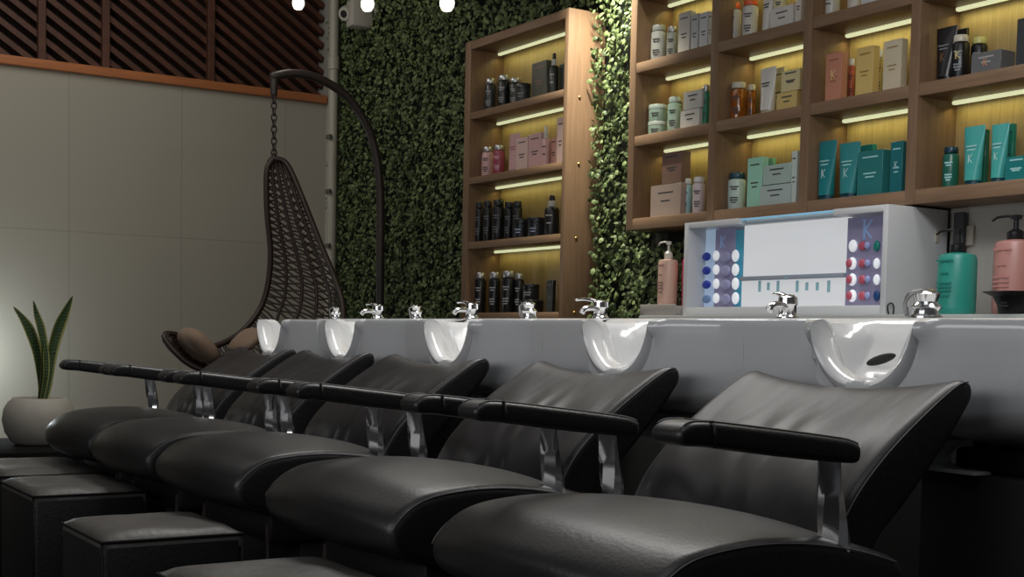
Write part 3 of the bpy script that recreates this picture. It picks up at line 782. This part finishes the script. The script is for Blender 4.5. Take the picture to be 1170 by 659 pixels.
# taps: lever mixer with a long lever, and chrome ball shower-hose sockets
def lever_tap(x, y, z, label, aim=-1, L=.075, s=1.0):
    t = thing('lever_tap', label, 'tap', (x, y, z), 'chrome taps along the basin row')
    lathe('body', [(.0001, 0), (.026*s, 0), (.026*s, .004), (.021*s, .008), (.020*s, .030*s), (.023*s, .034*s), (.022*s, .05*s), (.014*s, .056*s), (.0001, .057*s)], CHROME, t, 24)
    n_ = 10; V_, F_ = [], []
    for i in range(n_+1):
        f = i/n_; xx = aim*L*f; z_ = .047*s+.010*math.sin(f*2.2); w = .012-.006*f; hh = .007-.004*f
        V_ += [(xx, -w-.01*f, z_), (xx, -.01*f, z_+hh), (xx, w-.01*f, z_), (xx, -.01*f, z_-hh)]
    for i in range(n_):
        for k in range(4):
            a, b_ = i*4+k, i*4+(k+1) % 4; F_.append((a, b_, b_+4, a+4))
    F_ += [(0, 1, 2, 3), tuple(n_*4+k for k in range(4))[::-1]]
    link('lever', V_, F_, CHROME, t, True)
    tubes('spout', [(crom([(0, 0, .022*s), (.012, -.03, .030*s), (.014, -.055, .028*s), (.014, -.065, .016*s)], 5), .009*s, False)], CHROME, t)
    return t
def ball_tap(x, y, z, r, label):
    t = thing('shower_holder', label, 'tap', (x, y, z), 'chrome shower holders along the basin row')
    lathe('base', [(.0001, 0), (r*1.05, 0), (r*1.05, .004), (r*.8, .008), (r*.78, .014)], CHROME, t, 24)
    lathe('dome', [(r*.8, .0135), (r*1.0, .02), (r*SL, .02+r*.35), (r*.86, .02+r*.85), (r*.5, .02+r*1.12), (.0001, .02+r*1.18)], CHROME, t, 24)
    tubes('hose', [(crom([(r*.2, -r*.6, .02+r), (-r*.5, -r*.95, .02+r*.8), (-r*.95, -r*.8, .02+r*.2), (-r*1.1, -r*.5, .005)], 5), r*.16, False)], STEEL, t)
    return t
dz = H+.0405+.0088
TY = 1.90
for px, lb in ((900, 'chrome lever tap in front of the kiosk screen, behind the nearest basin'), (686, 'chrome tap with long lever pointing left, below the lit hedge gap'),
               (539, 'chrome lever tap by the left edge of the oak cabinet'), (432, 'chrome lever tap below the hanging chair pole')):
    q = onY(px, 352, TY); lever_tap(q.x, TY, dz, lb, L=.085 if px == 686 else (.035 if px == 900 else .06), s=.85 if px == 900 else .8)
for px, rr_, lb in ((1058, .028, 'round chrome shower holder beside the teal pump bottle'), (605, .021, 'round chrome shower holder below the oak cabinet'),
               (476, .018, 'round chrome shower holder in front of the dark hedge'), (384, .018, 'round chrome shower holder in front of the hanging chair weave')):
    q = onY(px, 352, TY); ball_tap(q.x, TY, dz, rr_, lb)

# ================================================================== RECLINER CHAIRS
def arm_prof():
    return [(-.258, -.113), (-.250, -.100), (-.22, -.095), (-.12, -.105), (0, -.119), (.035, -.125), (.050, -.133), (.048, -.152), (.02, -.153), (-.10, -.141), (-.21, -.127), (-.247, -.124)]
OY = 1.265
def make_chair():
    t = thing('recliner_chair', 'x', 'chair', (CX[0], OY, 0), 'black leather shampoo recliners')
    s = lambda L: [(a-OY, b_+H) for a, b_ in L]
    # seat
    seatp = s([(.968, -.318), (.985, -.285), (1.03, -.258), (1.10, -.247), (1.18, -.246), (1.27, -.256), (1.36, -.276), (1.41, -.300), (1.42, -.36), (1.25, -.385), (1.08, -.378), (.99, -.352)])
    def sc(tt, y_, z_):
        e = 1-tt*tt
        front = max(0, (1.12-OY-y_)/.15)
        return (-.030*e*min(1, front), .020*e if z_ > H-.32 else -.004*e)
    seat = loft('seat', seatp, .262, .016, LEATHER, t, sc, k=6, side=LEATHER_S)
    pts = crom([(0, a, b_) for a, b_ in seatp], 6, True)
    up = [p for p in pts[:44]]
    for sx_ in (1, -1):
        lst = [([(sx_*(.2575), q.y*.99, q.z-.001+.000) for q in up], .0024, False)]
        # dark side panel and its stitching
        tubes('stitching', [([(sx_*.2600, q.y, q.z-.0045) for q in up[2:40]], .0011, False)], THREAD, seat, 5)
    # back
    backp = s([(1.588, -.066), (1.578, -.047), (1.545, -.052), (1.47, -.098), (1.40, -.150), (1.345, -.205), (1.312, -.262), (1.292, -.33), (1.285, -.39), (1.33, -.42), (1.372, -.375), (1.385, -.32),
               (1.40, -.270), (1.45, -.225), (1.52, -.155), (1.575, -.092)])
    def bc(tt, y_, z_):
        e = (1-tt*tt); w = sstep(H-.17, H-.06, z_)
        lum = 1-w
        dish = -.022*e*w
        wob = .012*math.sin(tt*17+z_*45+1.5*math.sin(tt*6))*(1-w)*sstep(H-.40, H-.30, z_)*(1-abs(tt)**6)
        return (-.012*e*lum+dish*.55+wob*.4, dish+.5*wob)
    back = loft('backrest', backp, .222, .014, LEATHER_W, t, bc, k=8, nx=56, side=LEATHER_S)
    bp = crom([(0, a, b_) for a, b_ in backp], 6, True)
    bp = crom([(0, a, b_) for a, b_ in backp], 6, True); fr = [p for p in bp[4:50]]
    for sx_ in (1, -1):
        tubes('stitching', [([(sx_*.2200, q.y+.0035, q.z-.0045) for q in fr[4:]], .0011, False)], THREAD, back, 5)
    # side panels: slightly proud black leather gussets
    def gusset(par, prof, x, scale=.93):
        P = crom([(0, a, b_) for a, b_ in prof], 5, True); cy = sum(p.y for p in P)/len(P); cz_ = sum(p.z for p in P)/len(P)
        V_ = []; n_ = len(P)
        for dx_, k in ((0, scale), (.0022, scale-.015)):
            V_ += [(x+math.copysign(dx_, x), cy+(p.y-cy)*k, cz_+(p.z-cz_)*k) for p in P]
        F_ = [(i, (i+1) % n_, n_+(i+1) % n_, n_+i) for i in range(n_)]
        bm = bmesh.new(); bv = [bm.verts.new(v) for v in V_]
        for f in F_: bm.faces.new([bv[i] for i in f])
        f_ = bm.faces.new(bv[n_:]); bmesh.ops.triangulate(bm, faces=[f_])
        autosmooth(frombm('side_panel', bm, LEATHER_S, par), 40)
    for sx_ in (1, -1):
        pass
    # arms
    for sx_ in (1, -1):
        ap = [(a, b_+H) for a, b_ in arm_prof()]
        arm = loft('armrest', ap, .030, .009, LEATHER, t, None, k=4, nx=4, side=LEATHER_S)
        arm.location = (sx_*.232, 0, 0)
        tp = crom([(0, a, b_) for a, b_ in ap], 4, True)
        for x_ in (-.024, .024):
            tubes('stitching', [([(x_, q.y, q.z+.0006) for q in tp[4:24]], .001, False)], THREAD, arm, 4)
        tubes('piping', [([(-.030, -.208, H-.095), (-.031, -.206, H-.112), (-.029, -.204, H-.127)], .0018, False), ([(.030, -.208, H-.097), (.031, -.206, H-.112), (.029, -.204, H-.127)], .0018, False), ([(-.029, -.208, H-.0955), (.029, -.208, H-.0955)], .0018, False)], BLACK, arm, 5)
        # twisted chrome arm_post
        n_ = 30; V_, F_ = [], []
        for i in range(n_+1):
            f = i/n_; z_ = H-.146-.33*f
            a = math.radians(28)+math.radians(62)*sstep(.05, .5, f)*(1 if sx_ > 0 else 1.35)
            w = .0145+.0075*math.sin(min(1, f*1.15)*PI)**2; th = .0035
            yy = .002+.012*math.sin(f*PI); cu = .007*math.sin(min(1, f*1.3)*PI)
            for (u, v) in ((-w, -th-cu), (-w*.55, -th+cu*.2), (w*.55, -th+cu*.2), (w, -th-cu), (w, th-cu), (w*.55, th+cu*.4), (-w*.55, th+cu*.4), (-w, th-cu)):
                V_.append((u*math.sin(a)+v*math.cos(a), yy+u*math.cos(a)-v*math.sin(a), z_))
        for i in range(n_):
            for k in range(8):
                a_, b_ = i*8+k, i*8+(k+1) % 8; F_.append((a_, b_, b_+8, a_+8))
        F_ += [tuple(range(8)), tuple(n_*8+k for k in range(8))[::-1]]
        po = link('arm_post', V_, F_, CHROME, t); po.location = (sx_*(.236+.004), 0.01, 0); autosmooth(po, 35)
        box('arm_bracket', min(sx_*.20, sx_*.246), max(sx_*.20, sx_*.246), -.022, .026, H-.49, H-.455, CHROME, t, .004)
    # seat support: frame, front valance and pedestal
    box('seat_frame', -.20, .20, -.20, .10, H-.44, H-.375, BLACK, t, .008)
    box('base', -.17, .17, -.12, .12, 0, H-.44, PLINTH, t, .008)
    for sx_ in (1, -1):
        tubes('front_leg', [([(sx_*.19, -.21, 0), (sx_*.19, -.2, H-.40)], .006, False)], FRAMEB, t, 10)
    return t
ch = make_chair()
LC = ['black leather recliner nearest the camera, at the right end of the row', 'second black leather recliner from the camera', 'black leather recliner in the middle of the row',
      'black leather recliner second from the far end', 'farthest black leather recliner, beside the white planter']
CXc = [-1.452, -2.10, -2.765, -3.325, -3.83]
scl = [1, 1, 1, .93, .92]
for i in range(5):
    if i == 0: ch.location = (CXc[0], OY, 0); ch['label'] = LC[0]
    else: dup(ch, (CXc[i], OY, 0), LC[i], (scl[i], 1, 1))

# ------------------------------------------------------------------ ottomans
def ottoman(x0, x1, y0, y1, zt, label, m=LEATHER_O):
    t = thing('cube_ottoman', label, 'ottoman', ((x0+x1)/2, (y0+y1)/2, 0), 'black cube ottomans at the chair ends')
    w, d = (x1-x0)/2, (y1-y0)/2
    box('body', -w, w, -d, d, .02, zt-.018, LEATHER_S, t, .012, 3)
    bm = bmesh.new(); n_ = 14
    g = {}
    for i in range(n_+1):
        for j in range(n_+1):
            u, v = -1+2*i/n_, -1+2*j/n_
            k = (1-abs(u)**8)*(1-abs(v)**8)
            g[i, j] = bm.verts.new((u*w*.995, v*d*.995, zt-.016+.016*k**.5+.003*math.sin(u*5+1)*math.sin(v*4)*k))
    for i in range(n_):
        for j in range(n_): bm.faces.new((g[i, j], g[i+1, j], g[i+1, j+1], g[i, j+1]))
    rim = [g[i, 0] for i in range(n_+1)]+[g[n_, j] for j in range(1, n_+1)]+[g[i, n_] for i in range(n_-1, -1, -1)]+[g[0, j] for j in range(n_-1, 0, -1)]
    lo = [bm.verts.new((v.co.x, v.co.y, zt-.04)) for v in rim]
    for i in range(len(rim)):
        k = (i+1) % len(rim); bm.faces.new((rim[i], lo[i], lo[k], rim[k]))
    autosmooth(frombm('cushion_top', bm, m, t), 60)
    pt_ = [(-w, -d, zt-.016), (w, -d, zt-.016), (w, d, zt-.016), (-w, d, zt-.016)]
    loop = []
    for a, b_ in zip(pt_, pt_[1:]+pt_[:1]):
        for k in range(6): loop.append(Vector(a).lerp(Vector(b_), k/6))
    tubes('piping', [(loop, .003, True)]+[([(sx_*w*.985, sy_*d*.985, .03), (sx_*w*.985, sy_*d*.985, zt-.018)], .003, False) for sx_ in (1, -1) for sy_ in (1, -1)], mat('matt_piping', (14, 14, 15), .85, spec=.15), t, 6)
    for sx_ in (1, -1):
        for sy_ in (1, -1):
            box('foot', sx_*w*.8-.012, sx_*w*.8+.012, sy_*d*.8-.012, sy_*d*.8+.012, 0, .02, BLACK, t, .002)
    return t
zo = H-.38
ottoman(-2.735, -2.447, .683, .96, zo, 'black cube ottoman with a grey top, second nearest of the four')
ottoman(-3.535, -3.185, .73, 1.0, zo, 'black cube ottoman with puckered piping at the left edge of the picture')
ottoman(-2.10, -1.82, .676, .97, zo, 'black cube ottoman at the bottom edge, nearest the camera')
ottoman(-4.05, -3.64, .75, 1.03, zo, 'farthest low ottoman, its pale top just below the planter bench', )

# ================================================================== PLANTER
pbz = H-.462
bt = thing('low_bench', 'low black bench under the white planter by the grey wall', 'bench', (-5.4, .95, 0))
box('bench_top', -.35, .35, -.55, .52, pbz-.03, pbz, mat('matt_black', (9, 9, 9), .9, spec=.15), bt, .004)
box('bench_apron', -.33, .33, -.53, .50, pbz-.075, pbz-.03, PLINTH, bt, .003)
for sx_ in (1, -1):
    for sy_ in (1, -1):
        box('leg', sx_*.31-.02, sx_*.31+.02, sy_*.49-.02, sy_*.49+.02, 0, pbz-.075, BLACK, bt, .003)
pl = thing('planter', 'round ribbed off-white planter standing on the low black bench', 'planter', (-5.4, 1.262, pbz))
hp = .185
V_, F_ = [], []
prof = [(.0001, 0), (.085, 0), (.105, .012), (.128, .05), (.138, .095), (.132, .14), (.115, .172), (.104, .183), (.100, hp), (.092, hp-.002), (.092, .15), (.0001, .148)]
n_ = 72
for (r_, z_) in prof:
    for k in range(n_):
        a = 2*PI*k/n_; rb = r_*(1+(.012 if k % 2 and r_ > .1 and z_ > 0 and z_ < .18 else 0)); V_.append((rb*math.cos(a), rb*math.sin(a), z_))
for i in range(len(prof)-1):
    for k in range(n_):
        a, b_ = i*n_+k, i*n_+(k+1) % n_; F_.append((a, b_, b_+n_, a+n_))
link('pot', V_, F_, POT, pl, True)
lathe('soil', [(.0001, .156), (.091, .155)], SOIL, pl, 24)
sp = thing('snake_plant', 'snake plant with four upright yellow-edged leaves growing from the white planter', 'plant', (-5.4, 1.262, pbz+.156))
def sleaf(pts, w):
    P = crom(pts, 8); n_ = len(P); V_, F_, E_, EF = [], [], [], []
    for i, p in enumerate(P):
        f = i/(n_-1); ww = w*(.55+.45*math.sin(min(1, f*1.6)*PI/2))*(1-max(0, (f-.6)/.4)**1.6)+.0006
        t_ = (P[min(i+1, n_-1)]-P[max(i-1, 0)]).normalized(); s_ = t_.cross(Vector((1, .35, 0))).normalized(); nn = s_.cross(t_)
        V_ += [p-s_*ww*.72+nn*ww*.22, p, p+s_*ww*.72+nn*ww*.22]
        E_ += [p-s_*ww+nn*ww*.34, p-s_*ww*.72+nn*ww*.22, p+s_*ww*.72+nn*ww*.22, p+s_*ww+nn*ww*.34]
    for i in range(n_-1):
        F_ += [(i*3, i*3+1, i*3+4, i*3+3), (i*3+1, i*3+2, i*3+5, i*3+4)]
        EF += [(i*4, i*4+1, i*4+5, i*4+4), (i*4+2, i*4+3, i*4+7, i*4+6)]
    o = link('leaf', V_, F_, SNAKE, sp, True); e = link('leaf_margin', E_, EF, SNAKE_E, o, True); e['label'] = 'yellow leaf edge'
b0 = sp.location
def rel(px, py, X=-5.4): return onX(px, py, X)-b0
sleaf([(0, .0, 0), rel(47, 440), rel(42, 405, -5.39), rel(34, 380, -5.38), rel(26, 365, -5.37), rel(15, 350, -5.36)], .022)
sleaf([(.01, -.005, 0), rel(49, 430, -5.38), rel(50, 400, -5.37), rel(46, 375, -5.37), rel(41, 358, -5.37), rel(38, 343, -5.36)], .018)
sleaf([(-.01, .015, 0), rel(53, 440, -5.42), rel(58, 405, -5.43), rel(66, 375, -5.44), rel(75, 355, -5.44), rel(83, 338, -5.44)], .026)
sleaf([(.02, .0, 0), rel(52, 430, -5.36), rel(52, 405, -5.36), rel(52, 390, -5.36)], .014)

# ================================================================== HANGING CHAIR
XS = -5.95
sw = thing('hanging_chair', 'brown woven teardrop hanging chair on a chain in front of the grey wall', 'chair', (XS, 2.9, .5))
o0 = sw.location
A = [onX(313, 181, XS)-o0, onX(305, 195, XS)-o0, onX(305, 240, XS)-o0, onX(309, 290, XS)-o0, onX(305, 330, XS)-o0, onX(294, 358, XS)-o0, onX(272, 382, XS+.02)-o0, onX(243, 396, XS+.05)-o0, onX(222, 392, XS+.06)-o0, onX(203, 383, XS+.08)-o0, onX(190, 381, XS+.1)-o0]
B = [onX(313, 181, XS)-o0, onX(328, 188, XS+.03)-o0, onX(345, 225, XS+.10)-o0, onX(366, 278, XS+.20)-o0, onX(384, 322, XS+.30)-o0, onX(392, 352, XS+.38)-o0, onX(386, 388, XS+.42)-o0, onX(345, 425, XS+.42)-o0, onX(285, 438, XS+.36)-o0, onX(225, 420, XS+.22)-o0, onX(200, 402, XS+.16)-o0, onX(187, 386, XS+.12)-o0]
A = crom(A, 8); B = crom(B, 8)
rimloop = A+[Vector(v) for v in reversed(B)][:-1]
fr_ = tubes('rim_frame', [(rimloop, .014, True)], RATTAN, sw, 10)
NA = 84
A2 = resample(A, NA); B2 = resample(B, NA)
def SP(i, v):
    a, b_ = A2[i], B2[i]; f = i/(NA-1)
    w = (b_-a).length
    sag = math.sin(v*PI)*min(.20*w, .10)
    return a.lerp(b_, v)+Vector((-.75, .55, -.45 if f > .55 else 0)).normalized()*sag
lst = []
for i in range(2, NA-2):
    o_ = .007 if i % 2 else -.007
    lst.append(([SP(i, v/10)+Vector((0, 0, o_*math.sin(v*PI*1.2))) for v in range(11)], .0052, False))
tubes('weave_strands', lst, RATTAN, sw, 5)
lst = []
for v in (.2, .4, .6, .8):
    lst.append(([SP(i, v) for i in range(1, NA-1)], .009, False))
tubes('weave_ribs', lst, RATTAN, sw, 6)
# chain
top = onX(313, 178, XS)-o0; ctop = onX(313, 104, XS)-o0
n_ = 11
for i in range(n_):
    f = (i+.5)/n_; cpt = top.lerp(ctop, f); hl = (ctop-top).length/n_*.66
    loop = []
    for k in range(14):
        a = 2*PI*k/14; u, v = .0125*math.cos(a), hl*math.sin(a)
        loop.append(cpt+(Vector((u, 0, v)) if i % 2 else Vector((0, u, v))))
    tubes('chain_link', [(loop, .0042, True)], FRAMEB, sw, 6)
tubes('hanger', [([top+Vector((0, -.03, -.03)), top+Vector((0, 0, .012)), top+Vector((0, .03, -.03))], .006, False)], FRAMEB, sw, 6)
# stand
st = thing('chair_stand', 'dark curved steel stand arching over and holding the hanging chair chain', 'stand', (XS, 3.1, 0))
o1 = st.location
arc = [(310, 88), (330, 84), (352, 86), (375, 95), (398, 112), (416, 138), (428, 168), (433.5, 205), (435, 250), (434.5, 300), (434, 362)]
pts = crom([onX(px, py, XS)-o1 for px, py in arc], 6)
e = pts[-1]; pts = pts+[Vector((e.x, e.y, .04))]
tubes('pole', [(pts, .021, False)], FRAMEB, st, 14)
hk = onX(313, 96, XS)-o1
lathe('hook_sleeve', [(.0001, -.05), (.016, -.05), (.018, -.02), (.018, .03), (.0001, .032)], FRAMEB, st, 14, cx=hk.x, cy=hk.y, z0=hk.z)
ring = [Vector((e.x+.32+.48*math.cos(a), e.y-.45+.48*math.sin(a), .022)) for a in [2*PI*k/48 for k in range(48)]]
tubes('base_ring', [(ring, .021, True)], FRAMEB, st, 10)
tubes('base_strut', [([Vector((e.x, e.y, .022)), Vector((e.x+.32, e.y-.45+.48, .022))], .02, False), ([Vector((e.x, e.y, .022)), Vector((e.x-.02, e.y-.45, .022)), Vector((e.x+.32, e.y-.92, .022))], .018, False)], FRAMEB, st, 10)
def pillow(px0, py0, px1, py1, w, th, X, label, rot=0):
    a = onX(px0, py0, X); b_ = onX(px1, py1, X)
    cpt = (a+b_)/2; L = (b_-a).length/2; ax = (b_-a).normalized(); s_ = Vector((1, .0, .0)); nn = ax.cross(s_).normalized(); s_ = nn.cross(ax)
    V_, F_ = [], []; n_, m_ = 18, 28
    for i in range(n_+1):
        ph = -PI/2+PI*i/n_
        for k in range(m_):
            a_ = 2*PI*k/m_; cr = math.cos(ph)**.6 if math.cos(ph) > 0 else 0
            ca, sa = math.cos(a_), math.sin(a_)
            sq = .72
            V_.append(ax*(L*cr*math.copysign(abs(ca)**sq, ca))+s_*(w*cr*math.copysign(abs(sa)**sq, sa))+nn*(th*math.sin(ph)))
    for i in range(n_):
        for k in range(m_):
            q, r_ = i*m_+k, i*m_+(k+1) % m_; F_.append((q, r_, r_+m_, q+m_))
    o = link('scatter_cushion', V_, F_, CUSH, None, True); o.location = cpt
    tag(o, label, 'cushion'); return o
pillow(209, 377, 243, 412, .12, .046, XS+.22, 'taupe scatter cushion leaning at the foot end of the hanging chair')
pillow(268, 402, 294, 376, .12, .030, XS+.27, 'taupe scatter cushion lying in the seat of the hanging chair')

# ================================================================== BULBS AND CCTV
BULB = mat('glowing_bulb', (255, 250, 235), .3, emit=1.0, ecol=(1, .97, .9))
cabx = []
for px, py, lb in ((341, 3, 'glowing string-light bulb at the left, before the slatted timber screen'), (420, 4, 'glowing string-light bulb beside the security camera'), (511, 3, 'glowing string-light bulb at the right, before the hedge')):
    q = onY(px, py, 2.6)
    t = thing('string_bulb', lb, 'bulb', q)
    lathe('glass', [(.0001, -.036), (.018, -.031), (.028, -.014), (.030, .0), (.026, .017), (.016, .032), (.013, .042)], BULB, t, 20)
    lathe('socket', [(.0135, .041), (.017, .043), (.017, .082), (.008, .09), (.0001, .09)], BLACK, t, 16)
    cabx.append(q+Vector((0, 0, .093)))
    L_ = bpy.data.lights.new('bulb_light', 'POINT'); L_.energy = 1.2; L_.color = (1, .9, .75); L_.shadow_soft_size = .03
    lo = bpy.data.objects.new('bulb_light', L_); C.objects.link(lo); lo.location = q+Vector((0, -.06, -.06))
cpts = [cabx[0]+Vector((-.8, 0, .12)), cabx[0]+Vector((0, 0, .004))]+[(cabx[0]+cabx[1])/2+Vector((0, 0, -.01)), cabx[1]+Vector((0, 0, .004)), (cabx[1]+cabx[2])/2+Vector((0, 0, -.01)), cabx[2]+Vector((0, 0, .004)), cabx[2]+Vector((.8, 0, .1))]
tag(tubes('string_light_cable', [(crom(cpts, 6), .004, False)], BLACK), 'thin black cable carrying the three string bulbs', 'cable')
q = onY(399, 15, 3.1)
cc = thing('security_camera', 'white ball security camera fixed near the top of the corner pipe', 'camera', q)
WPL = mat('white_plastic', (170, 165, 155), .4)
def alongd(name, prof, m, par, d, n=24, org=Vector((0, 0, 0))):
    d = Vector(d).normalized(); a = d.orthogonal().normalized(); b_ = d.cross(a)
    V_, F_ = lathe_data(prof, n)
    return autosmooth(link(name, [org+a*v[0]+b_*v[1]+d*v[2] for v in V_], F_, m, par), 40)
dd = Vector((-.25, -.85, -.35)); dd = Vector((-.15, -.9, -.2))
dd = Vector((.45, -.85, -.30)).normalized()
alongd('housing', [(.0001, -.07), (.03, -.065), (.04, -.04), (.042, .03), (.034, .05), (.0001, .051)], WPL, cc, dd)
alongd('lens', [(.0001, .0515), (.020, .0515), (.018, .054), (.0001, .056)], BLACK, cc, dd)
alongd('mount', [(.0001, 0), (.045, 0), (.045, .02), (.02, .035), (.018, .13), (.0001, .13)], WPL, cc, (.1, -1, -.1), org=Vector((.04, .13, .03)))
box('mount_block', .0, .085, -.02, .10, -.08, .06, WPL, cc, .01)

# ================================================================== LIGHTS
def area(loc, tgt, sx_, sy_, e, colr=(1, 1, 1), name='soft_light', spread=None):
    L_ = bpy.data.lights.new(name, 'AREA'); L_.shape = 'RECTANGLE'; L_.size = sx_; L_.size_y = sy_; L_.energy = e; L_.color = colr
    if spread: L_.spread = math.radians(spread)
    o = bpy.data.objects.new(name, L_); C.objects.link(o); o.location = loc
    o.rotation_euler = (Vector(tgt)-Vector(loc)).to_track_quat('-Z', 'Y').to_euler(); return o
def spot(loc, tgt, e, ang, colr=(1, 1, 1), blend=.6, rad=.05):
    L_ = bpy.data.lights.new('spot_light', 'SPOT'); L_.energy = e; L_.spot_size = math.radians(ang); L_.spot_blend = blend; L_.color = colr; L_.shadow_soft_size = rad
    o = bpy.data.objects.new('spot_light', L_); C.objects.link(o); o.location = loc
    o.rotation_euler = (Vector(tgt)-Vector(loc)).to_track_quat('-Z', 'Y').to_euler()
area((-2.6, 2.3, 2.75), (-2.4, 1.4, .5), 3.4, .5, 36, (1, .97, .93), spread=125)
area((-3.6, .7, 2.9), (-3.9, 1.5, .4), 3.0, .8, 8, (1, .96, .9))
area((-5.6, 1.2, 2.9), (-7.2, 1.6, 1.0), 1.4, 1.4, 16, (1, .95, .86))
spot((-4.18, 3.02, 2.40), (-4.2, 3.25, 1.6), 120, 85, (1, .98, .82), .8)
spot((-3.9, 2.45, 2.9), (-4.2, 3.25, 1.15), 130, 36, (1, .98, .8), .9)
area((-3.1, 2.93, H+.26), (-3.1, 1.8, H+.1), .6, .25, 1.0, (.75, .88, 1))
area((-.6, .6, 2.6), (-1.6, 2.4, .7), 1.4, .8, 7, (.96, .98, 1))
area((-1.6, 2.0, 1.9), (-2.4, 3.2, .95), .8, .3, 3.2, (.96, .98, 1), spread=110)
area((-1.6, -.9, 1.15), (-2.4, 1.7, .72), 2.4, .5, 14, (.98, .98, 1))
p = onX(-40, 405, -7.0)
L_ = bpy.data.lights.new('floor_lamp_glow', 'POINT'); L_.energy = 9; L_.color = (.85, .95, 1); L_.shadow_soft_size = .08
lo = bpy.data.objects.new('floor_lamp_glow', L_); C.objects.link(lo); lo.location = p

w = bpy.data.worlds.new('room_ambient'); bpy.context.scene.world = w; w.use_nodes = True
w.node_tree.nodes['Background'].inputs['Color'].default_value = (.9, .92, 1, 1)
w.node_tree.nodes['Background'].inputs['Strength'].default_value = .05

# ================================================================== CAMERA
cam = bpy.data.cameras.new('camera'); co = bpy.data.objects.new('camera', cam); C.objects.link(co)
cam.sensor_fit = 'HORIZONTAL'; cam.sensor_width = 36; cam.lens = F/1170*36
cam.shift_x = 0; cam.shift_y = (PY-329.5)/1170
M = Matrix((RR, UU, -FW)).transposed().to_4x4(); M.translation = Vector((0, 0, H))
co.matrix_world = M
cam.clip_start = .05
bpy.context.scene.camera = co
sc = bpy.context.scene
sc.view_settings.view_transform = 'Standard'
